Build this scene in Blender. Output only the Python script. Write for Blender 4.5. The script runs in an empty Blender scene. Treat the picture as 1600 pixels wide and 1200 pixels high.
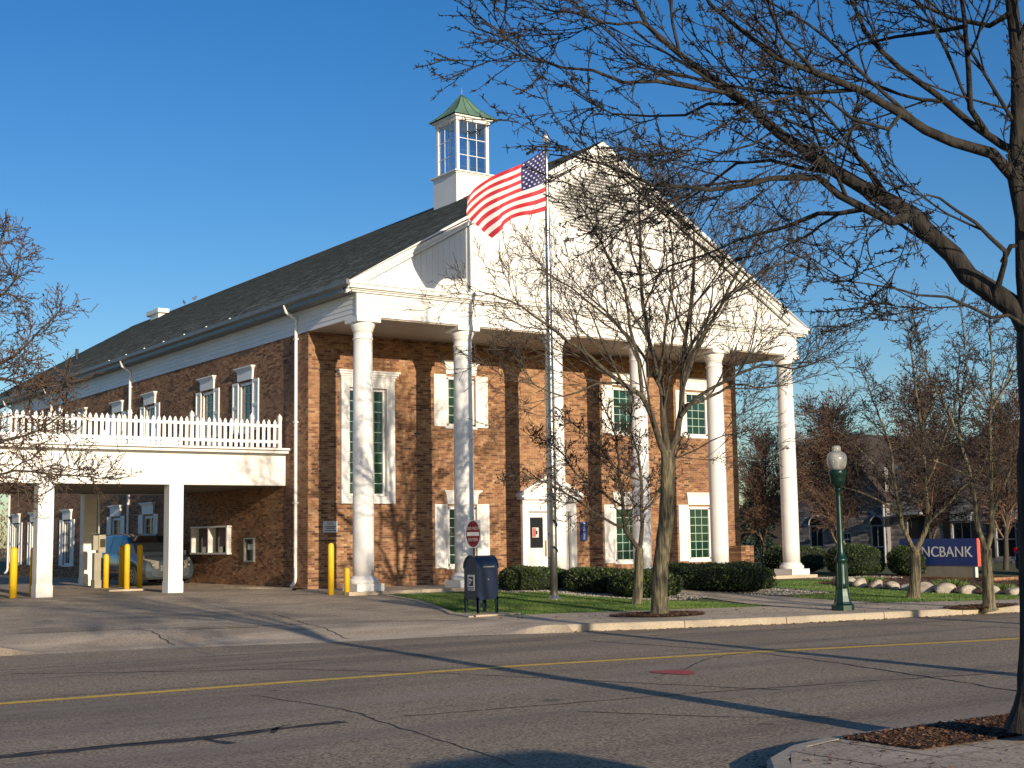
import bpy, bmesh, math, random
import numpy as np
from mathutils import Vector, Matrix
random.seed(7)
RNG = np.random.default_rng(11)
R = math.radians
S = bpy.context.scene
COL = S.collection

# ------------------------------------------------------------------ camera, sky, sun, exposure
cam = bpy.data.cameras.new('camera')
cam.sensor_width = 36.0
cam.lens = 2141.35 / 1600 * 36.0
cam.clip_start = 0.1
cam.clip_end = 3000
cam_o = bpy.data.objects.new('camera', cam)
COL.objects.link(cam_o)
cam_o.matrix_world = Matrix(((0.821722, -0.051971, -0.567514, -18.3515),
                             (-0.569698, -0.100631, -0.81567, -33.6832),
                             (-0.014718, 0.993565, -0.112299, 1.3644), (0, 0, 0, 1)))
S.camera = cam_o

SUN_EL = math.atan(0.213)
SUN_AZ = math.atan2(-0.11, -1.0)           # direction towards the sun, in the ground plane
SKY_STRENGTH = 0.119
SUN_STRENGTH = 5.0
EXPOSURE = 0.2
w = bpy.data.worlds.new('World')
S.world = w
w.use_nodes = True
nt = w.node_tree
bg = nt.nodes['Background']
sky = nt.nodes.new('ShaderNodeTexSky')
sky.sky_type = 'NISHITA'
sky.sun_disc = False
sky.sun_elevation = SUN_EL
sky.sun_rotation = math.pi + math.atan(0.11)
sky.air_density = 1.0
sky.dust_density = 0.5
sky.ozone_density = 3.0
hs_ = nt.nodes.new('ShaderNodeHueSaturation')
hs_.inputs['Saturation'].default_value = 1.3
hs_.inputs['Hue'].default_value = 0.51
hs_.inputs['Value'].default_value = 1.0
nt.links.new(sky.outputs[0], hs_.inputs['Color'])
nt.links.new(hs_.outputs[0], bg.inputs[0])
bg.inputs[1].default_value = SKY_STRENGTH
sl = bpy.data.lights.new('sun', 'SUN')
sl.energy = SUN_STRENGTH
sl.angle = R(0.55)
sl.color = (1.0, 0.84, 0.64)
so = bpy.data.objects.new('sun', sl)
COL.objects.link(so)
hd = Vector((-0.11, -1.0, 0)).normalized()
sd = Vector((hd.x * math.cos(SUN_EL), hd.y * math.cos(SUN_EL), math.sin(SUN_EL)))
so.rotation_euler = sd.to_track_quat('Z', 'Y').to_euler()
so.location = sd * 60
S.view_settings.view_transform = 'Standard'
S.view_settings.look = 'None'
S.view_settings.gamma = 1
S.view_settings.exposure = EXPOSURE
S.view_settings.use_curve_mapping = False

# ------------------------------------------------------------------ materials
def mat(name, col, rough=0.6, var=0.0, scale=4.0, bump=0.0, bscale=None, col2=None, metal=0.0, spec=0.5,
        detail=6.0, stretch=None, tint=None, alpha=None, coat=0.0, contrast=(0.35, 0.65), dirt=None):
    m = bpy.data.materials.new(name)
    m.use_nodes = True
    n = m.node_tree.nodes
    l = m.node_tree.links
    b = n['Principled BSDF']
    b.inputs['Roughness'].default_value = rough
    b.inputs['Metallic'].default_value = metal
    b.inputs['Specular IOR Level'].default_value = spec
    b.inputs['Coat Weight'].default_value = coat
    b.inputs['Base Color'].default_value = (*col, 1)
    tc = n.new('ShaderNodeTexCoord')
    mp = n.new('ShaderNodeMapping')
    l.new(tc.outputs['Object'], mp.inputs[0])
    if stretch:
        mp.inputs['Scale'].default_value = stretch
    out = None
    if tint is not None:                      # tint: list of (pos, colour), read from the face attribute
        at = n.new('ShaderNodeAttribute')
        at.attribute_name = 'tint'
        cr = n.new('ShaderNodeValToRGB')
        e = cr.color_ramp.elements
        e[0].position, e[0].color = tint[0][0], (*tint[0][1], 1)
        e[1].position, e[1].color = tint[-1][0], (*tint[-1][1], 1)
        for p, c in tint[1:-1]:
            k = e.new(p)
            k.color = (*c, 1)
        l.new(at.outputs['Fac'], cr.inputs[0])
        out = cr.outputs[0]
    if var > 0 or col2 is not None:
        no = n.new('ShaderNodeTexNoise')
        no.inputs['Scale'].default_value = scale
        no.inputs['Detail'].default_value = detail
        l.new(mp.outputs[0], no.inputs['Vector'])
        cr = n.new('ShaderNodeValToRGB')
        cr.color_ramp.elements[0].position, cr.color_ramp.elements[1].position = contrast
        if out is None:
            c2 = col2 if col2 is not None else tuple(c * (1 - var) for c in col)
            cr.color_ramp.elements[0].color = (*c2, 1)
            cr.color_ramp.elements[1].color = (*col, 1)
            l.new(no.outputs[0], cr.inputs[0])
            out = cr.outputs[0]
        else:
            cr.color_ramp.elements[0].color = (1 - var, 1 - var, 1 - var, 1)
            cr.color_ramp.elements[1].color = (1, 1, 1, 1)
            l.new(no.outputs[0], cr.inputs[0])
            mx = n.new('ShaderNodeMix')
            mx.data_type = 'RGBA'
            mx.blend_type = 'MULTIPLY'
            mx.inputs[0].default_value = 1
            l.new(out, mx.inputs[6])
            l.new(cr.outputs[0], mx.inputs[7])
            out = mx.outputs[2]
    for dd in (dirt if isinstance(dirt, list) else ([dirt] if dirt else [])):   # stains: (scale, colour, amount[, stretch, lo, hi])
        no2 = n.new('ShaderNodeTexNoise')
        no2.inputs['Scale'].default_value = dd[0]
        no2.inputs['Detail'].default_value = 5
        if len(dd) > 3:
            mp2 = n.new('ShaderNodeMapping')
            mp2.inputs['Scale'].default_value = dd[3]
            l.new(tc.outputs['Object'], mp2.inputs[0])
            l.new(mp2.outputs[0], no2.inputs['Vector'])
        else:
            l.new(mp.outputs[0], no2.inputs['Vector'])
        cr2 = n.new('ShaderNodeValToRGB')
        lo, hi = (dd[4], dd[5]) if len(dd) > 3 else (0.45, 0.7)
        cr2.color_ramp.elements[0].position, cr2.color_ramp.elements[1].position = lo, hi
        cr2.color_ramp.elements[0].color = (0, 0, 0, 1)
        cr2.color_ramp.elements[1].color = (dd[2],) * 3 + (1,)
        l.new(no2.outputs[0], cr2.inputs[0])
        mx = n.new('ShaderNodeMix')
        mx.data_type = 'RGBA'
        l.new(cr2.outputs[0], mx.inputs[0])
        if out is None:
            mx.inputs[6].default_value = (*col, 1)
        else:
            l.new(out, mx.inputs[6])
        mx.inputs[7].default_value = (*dd[1], 1)
        out = mx.outputs[2]
    if out is not None:
        l.new(out, b.inputs['Base Color'])
    if bump > 0:
        nb = n.new('ShaderNodeTexNoise')
        nb.inputs['Scale'].default_value = bscale or scale * 3
        nb.inputs['Detail'].default_value = 4
        l.new(mp.outputs[0], nb.inputs['Vector'])
        bp = n.new('ShaderNodeBump')
        bp.inputs['Strength'].default_value = 1.0
        bp.inputs['Distance'].default_value = bump
        l.new(nb.outputs[0], bp.inputs['Height'])
        l.new(bp.outputs[0], b.inputs['Normal'])
    return m

M = {}
M['white'] = mat('white_paint', (0.80, 0.79, 0.76), 0.45, 0.07, 1.3, 0.0006, 30, dirt=(0.6, (0.62, 0.60, 0.55), 0.35))
M['column'] = mat('column_paint', (0.80, 0.79, 0.77), 0.5, 0.10, 2.2, 0.001, 25, dirt=(1.2, (0.60, 0.60, 0.58), 0.4), stretch=(1, 1, 0.45))
M['brick'] = mat('brick', (0.3, 0.15, 0.07), 0.85, 0.35, 9, 0.0015, 90, tint=[
    (0.0, (0.11, 0.054, 0.032)), (0.2, (0.20, 0.088, 0.048)), (0.4, (0.31, 0.145, 0.07)), (0.62, (0.38, 0.195, 0.095)),
    (0.85, (0.43, 0.245, 0.125)), (1.0, (0.50, 0.32, 0.18))], dirt=[(0.45, (0.12, 0.06, 0.04), 0.45), (1.0, (0.46, 0.27, 0.14), 0.35, (0.7, 0.7, 0.5), 0.5, 0.68)])
M['mortar'] = mat('mortar', (0.46, 0.32, 0.19), 0.9, 0.3, 6, 0.001, 60)
M['glass_green'] = mat('green_tinted_glass', (0.012, 0.055, 0.034), 0.06, 0.5, 0.9, col2=(0.004, 0.02, 0.013), spec=0.8)  # green tint; its lighter patches stand in for uneven reflections
M['glass_dark'] = mat('dark_glass', (0.012, 0.016, 0.02), 0.05, spec=0.8)
M['muntin'] = mat('muntin_paint', (0.45, 0.60, 0.50), 0.5)
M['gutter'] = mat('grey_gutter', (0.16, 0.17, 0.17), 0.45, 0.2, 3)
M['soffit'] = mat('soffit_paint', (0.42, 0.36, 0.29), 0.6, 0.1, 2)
M['shingle'] = mat('shingle', (0.075, 0.078, 0.07), 0.9, 0.3, 2, 0.002, 60, tint=[(0, (0.22, 0.22, 0.195)), (1, (0.38, 0.38, 0.335))])
M['copper'] = mat('green_copper', (0.13, 0.24, 0.165), 0.55, 0.25, 3, 0.001, 20)
M['copper_seam'] = mat('dark_seam', (0.045, 0.10, 0.07), 0.5)
M['asphalt'] = mat('asphalt', (0.53, 0.405, 0.265), 0.93, 0.0, 34, 0.004, 45, col2=(0.10, 0.078, 0.054), detail=9, contrast=(0.36, 0.68), dirt=[(0.35, (0.15, 0.12, 0.095), 0.45), (1.0, (0.12, 0.095, 0.075), 0.5, (0.05, 0.9, 1), 0.48, 0.62), (1.0, (0.36, 0.30, 0.24), 0.35, (0.12, 1.6, 1), 0.52, 0.7), (2.6, (0.045, 0.038, 0.032), 0.6, (1, 1, 1), 0.66, 0.74)])
M['lot'] = mat('lot_asphalt', (0.60, 0.48, 0.34), 0.93, 0.0, 24, 0.004, 40, col2=(0.20, 0.155, 0.11), detail=9, contrast=(0.36, 0.68), dirt=[(0.5, (0.15, 0.12, 0.09), 0.7), (1.7, (0.50, 0.41, 0.29), 0.6, (0.5, 1, 1), 0.52, 0.66), (2.2, (0.05, 0.042, 0.035), 0.5, (1, 1, 1), 0.64, 0.74)])
M['concrete'] = mat('concrete', (0.62, 0.51, 0.37), 0.9, 0.0, 30, 0.002, 80, col2=(0.42, 0.34, 0.24), detail=8, dirt=[(1.1, (0.36, 0.285, 0.20), 0.55), (0.4, (0.30, 0.25, 0.18), 0.5)])
M['apron'] = mat('apron_concrete', (0.58, 0.47, 0.345), 0.9, 0.0, 26, 0.003, 60, col2=(0.27, 0.215, 0.155), detail=9, contrast=(0.34, 0.66), dirt=[(0.7, (0.17, 0.14, 0.105), 0.6), (1.4, (0.62, 0.52, 0.39), 0.5, (0.3, 1, 1), 0.5, 0.66)])
M['joint'] = mat('joint_dirt', (0.10, 0.08, 0.06), 0.95, 0.3, 10)
M['kerb'] = mat('kerb_concrete', (0.50, 0.42, 0.30), 0.9, 0.0, 40, 0.003, 80, col2=(0.36, 0.31, 0.24), dirt=(1.5, (0.22, 0.18, 0.14), 0.5))
M['crack'] = mat('crack_sealer', (0.022, 0.02, 0.02), 0.7, 0.4, 12)
M['yellow'] = mat('road_yellow', (0.80, 0.50, 0.05), 0.8, 0.0, 9, col2=(0.40, 0.28, 0.11), contrast=(0.30, 0.5))
M['redpaint'] = mat('red_marking', (0.45, 0.05, 0.06), 0.8, 0.0, 18, col2=(0.24, 0.09, 0.08), contrast=(0.35, 0.5))
M['bollard'] = mat('bollard_yellow', (0.80, 0.50, 0.015), 0.5, 0.12, 3)
M['soil'] = mat('lawn_soil', (0.055, 0.085, 0.02), 0.95, 0.0, 1.2, 0.01, 30, col2=(0.10, 0.085, 0.035), contrast=(0.35, 0.55))
M['grass'] = mat('grass', (0.1, 0.2, 0.03), 0.6, 0.3, 0.8, tint=[(0, (0.06, 0.12, 0.018)), (0.6, (0.10, 0.20, 0.03)), (1, (0.22, 0.25, 0.07))])
M['mulch'] = mat('mulch', (0.10, 0.045, 0.022), 0.95, 0.0, 30, 0.01, 60, col2=(0.045, 0.022, 0.012))
M['chip'] = mat('wood_chip', (0.2, 0.1, 0.05), 0.9, 0.2, 20, tint=[(0, (0.05, 0.022, 0.012)), (0.7, (0.14, 0.065, 0.032)), (1, (0.30, 0.17, 0.09))])
M['pebble'] = mat('pebble', (0.4, 0.36, 0.3), 0.8, 0.2, 20, tint=[(0, (0.14, 0.12, 0.10)), (0.6, (0.38, 0.34, 0.28)), (1, (0.58, 0.54, 0.47))])
M['boulder'] = mat('pale_boulder', (0.50, 0.45, 0.36), 0.85, 0.0, 2.6, 0.02, 6, col2=(0.34, 0.29, 0.23))
M['bark'] = mat('bark', (0.185, 0.16, 0.092), 0.9, 0.0, 22, 0.03, 26, col2=(0.05, 0.042, 0.030), stretch=(1, 1, 0.12), contrast=(.38, .6))
M['bark_limb'] = mat('limb_bark', (0.095, 0.08, 0.052), 0.9, 0.0, 16, 0.012, 26, col2=(0.04, 0.034, 0.026), stretch=(1, 1, 0.3), contrast=(.38, .6))
M['bark_grey'] = mat('grey_bark', (0.062, 0.052, 0.04), 0.9, 0.0, 14, 0.012, 26, col2=(0.065, 0.055, 0.042), stretch=(1, 1, 0.25), contrast=(.38, .6))
M['bark_dark'] = mat('dark_bark', (0.036, 0.031, 0.026), 0.9, 0.0, 14, 0.03, 20, col2=(0.012, 0.010, 0.009), stretch=(1, 1, 0.2), contrast=(.4, .62))
M['twig'] = mat('twig', (0.085, 0.068, 0.052), 0.85, 0.3, 5)
M['twig_red'] = mat('red_twig', (0.20, 0.125, 0.085), 0.85, 0.3, 3)
M['twig_tan'] = mat('tan_twig', (0.13, 0.09, 0.06), 0.85, 0.3, 3)
M['bud'] = mat('bud', (0.085, 0.04, 0.03), 0.8, 0.3, 5)
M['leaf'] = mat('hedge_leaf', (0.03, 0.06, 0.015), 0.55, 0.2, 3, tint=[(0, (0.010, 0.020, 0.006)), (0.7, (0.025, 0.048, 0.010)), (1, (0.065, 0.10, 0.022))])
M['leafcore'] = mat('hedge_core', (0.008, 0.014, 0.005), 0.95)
M['needle'] = mat('needle', (0.03, 0.07, 0.05), 0.6, 0.2, 3, tint=[(0, (0.012, 0.03, 0.022)), (1, (0.05, 0.10, 0.07))])
M['lampgreen'] = mat('lamp_green', (0.006, 0.036, 0.027), 0.35, 0.3, 5, spec=0.6, metal=0.3)
M['metal'] = mat('brushed_metal', (0.42, 0.41, 0.39), 0.35, 0.2, 3, metal=0.85, stretch=(1, 1, 0.2))
M['ball'] = mat('silver_ball', (0.70, 0.70, 0.68), 0.35, metal=0.6)
M['soffit_shaded'] = mat('shaded_canopy_ceiling', (0.17, 0.15, 0.12), 0.7, 0.1, 2)  # darker copy of the soffit paint, canopy shade put into the colour
M['mailblue'] = mat('mailbox_blue', (0.005, 0.016, 0.048), 0.38, 0.2, 2, spec=0.5)
M['signwhite'] = mat('sign_white', (0.62, 0.62, 0.60), 0.5, 0.1, 3)
M['signred'] = mat('sign_red', (0.17, 0.012, 0.015), 0.5, 0.1, 3)
M['signblue'] = mat('sign_blue', (0.008, 0.04, 0.21), 0.45, 0.1, 1)
M['orange'] = mat('logo_orange', (0.65, 0.17, 0.03), 0.5)
M['orange_dark'] = mat('logo_dark_orange', (0.34, 0.07, 0.02), 0.5)
M['pinkred'] = mat('sign_edge_red', (0.60, 0.10, 0.07), 0.5)
M['letter'] = mat('letter_white', (0.75, 0.75, 0.75), 0.5)
M['black'] = mat('black_paint', (0.012, 0.012, 0.012), 0.5)
M['blackletter'] = mat('sign_black', (0.02, 0.02, 0.05), 0.6)
M['rubber'] = mat('tyre_rubber', (0.018, 0.018, 0.018), 0.85)
M['rim'] = mat('rim_metal', (0.45, 0.45, 0.46), 0.3, metal=0.8)
M['vanpaint'] = mat('van_paint', (0.075, 0.10, 0.12), 0.25, metal=0.4, coat=0.8)
M['carblue'] = mat('car_blue', (0.01, 0.02, 0.16), 0.22, metal=0.3, coat=0.8)
M['carnavy'] = mat('car_navy', (0.012, 0.03, 0.09), 0.22, metal=0.3, coat=0.8)
M['headlight'] = mat('headlight_glass', (0.22, 0.21, 0.18), 0.12, spec=0.9)
M['taillight'] = mat('taillight', (0.35, 0.01, 0.01), 0.2)
M['flagred'] = mat('flag_red', (0.55, 0.025, 0.045), 0.7, 0.1, 8)
M['flagwhite'] = mat('flag_white', (0.78, 0.77, 0.75), 0.7, 0.05, 8)
M['flagblue'] = mat('flag_blue', (0.022, 0.025, 0.13), 0.7, 0.1, 8)
M['blind'] = mat('red_blind', (0.10, 0.010, 0.012), 0.6, 0.2, 5)
M['housebrick'] = mat('house_brick', (0.15, 0.12, 0.11), 0.9, 0.0, 10, 0.003, 40, tint=[(0, (0.12, 0.115, 0.125)), (0.6, (0.27, 0.25, 0.25)), (1, (0.42, 0.40, 0.39))])
M['housemortar'] = mat('house_mortar', (0.22, 0.21, 0.21), 0.9)
M['houseroof'] = mat('house_roof', (0.055, 0.042, 0.038), 0.9, 0.3, 6)
M['housetrim'] = mat('house_trim', (0.38, 0.40, 0.42), 0.6)
M['siding_far'] = mat('pale_siding', (0.62, 0.61, 0.55), 0.7, 0.1, 2)
M['brass'] = mat('brass', (0.42, 0.31, 0.12), 0.4, metal=0.7)
M['kiosk'] = mat('kiosk_beige', (0.33, 0.30, 0.22), 0.5, 0.15, 3)
M['wood'] = mat('pole_wood', (0.20, 0.13, 0.08), 0.9, 0.3, 6, stretch=(1, 1, .2))
M['wire'] = mat('wire', (0.02, 0.02, 0.02), 0.7)

def glass_mat(name, tint, opacity):
    m = bpy.data.materials.new(name)
    m.use_nodes = True
    n = m.node_tree.nodes
    l = m.node_tree.links
    n.remove(n['Principled BSDF'])
    o = n['Material Output']
    t = n.new('ShaderNodeBsdfTransparent')
    t.inputs[0].default_value = (*tint, 1)
    g = n.new('ShaderNodeBsdfGlossy')
    g.inputs['Roughness'].default_value = 0.05
    fr = n.new('ShaderNodeFresnel')
    fr.inputs[0].default_value = 1.45
    ma = n.new('ShaderNodeMath')
    ma.operation = 'ADD'
    ma.inputs[1].default_value = opacity
    l.new(fr.outputs[0], ma.inputs[0])
    mx = n.new('ShaderNodeMixShader')
    l.new(ma.outputs[0], mx.inputs[0])
    l.new(t.outputs[0], mx.inputs[1])
    l.new(g.outputs[0], mx.inputs[2])
    l.new(mx.outputs[0], o.inputs[0])
    return m
M['clear'] = glass_mat('sky_tinted_glass', (0.60, 0.72, 0.84), 0.16)  # blue tint stands in for sky reflected in the cupola panes
M['globe'] = mat('globe_glass', (0.60, 0.60, 0.54), 0.12, 0.2, 5, spec=0.6)
M['globe'].node_tree.nodes['Principled BSDF'].inputs['Alpha'].default_value = 0.62

# ------------------------------------------------------------------ mesh building
class MB:
    """collects boxes, quads, tubes ... and links them as ONE mesh object"""
    def __init__(s, f=None):
        s.v, s.fs, s.n, s.f = [], [], 0, f          # f maps local (u, v, z) to world
    def add(s, verts, faces, tint=None, smooth=False, mi=0):
        verts = np.asarray(verts, float).reshape(-1, 3)
        faces = np.asarray(faces, np.int64)
        s.v.append(verts)
        t = np.zeros(len(faces)) if tint is None else (np.full(len(faces), tint) if np.isscalar(tint) else np.asarray(tint))
        s.fs.append((faces + s.n, t, smooth, mi))
        s.n += len(verts)
        return s
    def poly(s, pts, **k):
        return s.add(pts, [list(range(len(pts)))], **k)
    def box(s, x0, x1, y0, y1, z0, z1, **k):
        v = [(x, y, z) for x in (x0, x1) for y in (y0, y1) for z in (z0, z1)]
        return s.add(v, [(0, 1, 3, 2), (4, 6, 7, 5), (0, 4, 5, 1), (2, 3, 7, 6), (0, 2, 6, 4), (1, 5, 7, 3)], **k)
    def boxes(s, B, tint=None, drop_back=None):
        B = np.asarray(B, float)
        n = len(B)
        idx = [(0, 2, 4), (0, 2, 5), (0, 3, 4), (0, 3, 5), (1, 2, 4), (1, 2, 5), (1, 3, 4), (1, 3, 5)]
        V = np.stack([B[:, list(i)] for i in idx], 1).reshape(-1, 3)
        F = {'x0': (0, 1, 3, 2), 'x1': (4, 6, 7, 5), 'y0': (0, 4, 5, 1), 'y1': (2, 3, 7, 6), 'z0': (0, 2, 6, 4), 'z1': (1, 5, 7, 3)}
        if drop_back:
            F.pop(drop_back)
        F = np.array(list(F.values()))
        FF = (F[None] + (np.arange(n) * 8)[:, None, None]).reshape(-1, 4)
        t = None if tint is None else np.repeat(tint, len(F))
        return s.add(V, FF, tint=t)
    def prism(s, pts, d, **k):
        """polygon (list of 3D points) swept by the vector d"""
        p = [Vector(q) for q in pts]
        d = Vector(d)
        n = len(p)
        v = [tuple(q) for q in p] + [tuple(q + d) for q in p]
        s.add(v, [list(range(n))], **k)
        s.v[-1] = np.array(v)
        base = s.n - 2 * n
        s.fs.append((np.array([list(range(n, 2 * n))[::-1]]) + base, np.zeros(1), k.get('smooth', False), k.get('mi', 0)))
        s.fs.append((np.array([(i, (i + 1) % n, n + (i + 1) % n, n + i) for i in range(n)]) + base, np.zeros(n), k.get('smooth', False), k.get('mi', 0)))
        return s
    def lathe(s, prof, c=(0, 0, 0), n=24, smooth=True, axis=None, **k):
        """prof: (radius, height); axis: optional Matrix3 turning z onto the wanted axis"""
        a = np.linspace(0, 2 * np.pi, n, endpoint=False)
        P = np.array(prof, float)
        V = np.stack([P[:, 0:1] * np.cos(a), P[:, 0:1] * np.sin(a), np.repeat(P[:, 1:2], n, 1)], -1).reshape(-1, 3)
        if axis is not None:
            V = V @ np.array(axis).T
        V = V + np.array(c)
        m = len(P)
        F = [(i * n + j, i * n + (j + 1) % n, (i + 1) * n + (j + 1) % n, (i + 1) * n + j) for i in range(m - 1) for j in range(n)]
        s.add(V, F, smooth=smooth, **k)
        b = s.n - len(V)
        s.fs.append((np.array([list(range(n))[::-1]]) + b, np.zeros(1), False, k.get('mi', 0)))
        s.fs.append((np.array([list(range((m - 1) * n, m * n))]) + b, np.zeros(1), False, k.get('mi', 0)))
        return s
    def tube(s, pts, r, n=8, smooth=True, **k):
        P = np.array(pts, float)[None]
        rr = np.full(P.shape[1], r) if np.isscalar(r) else np.array(r, float)
        V, F = tubes(P, rr[None], n)
        return s.add(V, F, smooth=smooth, **k)
    def grid(s, G, smooth=True, **k):
        G = np.asarray(G, float)
        a, b = G.shape[:2]
        i = np.arange(a * b).reshape(a, b)
        F = np.stack([i[:-1, :-1], i[1:, :-1], i[1:, 1:], i[:-1, 1:]], -1).reshape(-1, 4)
        return s.add(G.reshape(-1, 3), F, smooth=smooth, **k)
    def mesh(s, name, mats):
        if not isinstance(mats, (list, tuple)):
            mats = [mats]
        V = np.concatenate(s.v)
        if s.f is not None:
            V = np.array(s.f(V))
        me = bpy.data.meshes.new(name)
        me.vertices.add(len(V))
        me.vertices.foreach_set('co', V.astype(np.float32).ravel())
        loops, starts, tot, ti, sm, mi = [], [], [], [], [], []
        st = 0
        for F, t, smo, m_ in s.fs:
            k = F.shape[1]
            loops.append(F.ravel())
            starts.append(st + np.arange(len(F)) * k)
            tot.append(np.full(len(F), k))
            st += F.size
            ti.append(t)
            sm.append(np.full(len(F), smo))
            mi.append(np.full(len(F), m_))
        loops, starts, ti, sm, mi = map(np.concatenate, (loops, starts, ti, sm, mi))
        me.loops.add(len(loops))
        me.loops.foreach_set('vertex_index', loops.astype(np.int32))
        me.polygons.add(len(starts))
        me.polygons.foreach_set('loop_start', starts.astype(np.int32))
        me.polygons.foreach_set('use_smooth', sm.astype(bool))
        me.polygons.foreach_set('material_index', mi.astype(np.int32))
        at = me.attributes.new('tint', 'FLOAT', 'FACE')
        at.data.foreach_set('value', ti.astype(np.float32))
        for m_ in mats:
            me.materials.append(m_)
        me.update(calc_edges=True)
        me.validate()
        return me
    def build(s, name, mats, parent=None, label=None, cat=None, group=None, kind=None, loc=None):
        return link(name, s.mesh(name, mats), parent, label, cat, group, kind, loc)

def link(name, data, parent=None, label=None, cat=None, group=None, kind=None, loc=None, rot=None):
    o = bpy.data.objects.new(name, data)
    COL.objects.link(o)
    if parent is not None:
        o.parent = parent
    if loc is not None:
        o.location = loc
    if rot is not None:
        o.rotation_euler = rot
    for k, v in (('label', label), ('category', cat), ('group', group), ('kind', kind)):
        if v:
            o[k] = v
    return o

def thing(name, label, cat, loc=(0, 0, 0), rz=0.0, group=None):
    return link(name, None, None, label, cat, group, None, loc, (0, 0, rz))

def copy_tree(o, parent=None):
    c = o.copy()
    COL.objects.link(c)
    c.parent = parent
    for ch in list(o.children):
        copy_tree(ch, c)
    return c

def text(body, size, loc, rot, m, parent=None, name='lettering', ext=0.004, align='LEFT', sx=1.0):
    cu = bpy.data.curves.new(name, 'FONT')
    cu.body = body
    cu.size = size
    cu.extrude = ext
    cu.align_x = align
    cu.align_y = 'CENTER'
    cu.space_character = 1.05
    cu.materials.append(m)
    tmp = bpy.data.objects.new('tmp', cu)
    COL.objects.link(tmp)
    dg = bpy.context.evaluated_depsgraph_get()
    me = bpy.data.meshes.new_from_object(tmp.evaluated_get(dg))
    me.name = name
    bpy.data.objects.remove(tmp)
    if not me.materials:
        me.materials.append(m)
    o = link(name, me, parent, loc=loc, rot=rot)
    o.scale = (sx, 1, 1)
    return o

def tubes(P, Rr, n):
    """P (K, m, 3) polylines, Rr (K, m) radii -> verts, quads; vectorised"""
    K, m, _ = P.shape
    T = np.gradient(P, axis=1)
    T /= np.linalg.norm(T, axis=2, keepdims=True) + 1e-9
    up = np.zeros_like(T)
    up[..., 2] = 1.0
    par = np.abs(T[:, :1, 2]) > 0.9
    up[np.repeat(par, m, 1)] = (1.0, 0, 0)
    A = np.cross(T, up)
    A /= np.linalg.norm(A, axis=2, keepdims=True) + 1e-9
    B = np.cross(T, A)
    a = np.linspace(0, 2 * np.pi, n, endpoint=False)
    V = P[:, :, None] + Rr[:, :, None, None] * (A[:, :, None] * np.cos(a)[None, None, :, None] + B[:, :, None] * np.sin(a)[None, None, :, None])
    i = np.arange(K * m * n).reshape(K, m, n)
    j = np.roll(i, -1, 2)
    F = np.stack([i[:, :-1], j[:, :-1], j[:, 1:], i[:, 1:]], -1).reshape(-1, 4)
    return V.reshape(-1, 3), F

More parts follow.
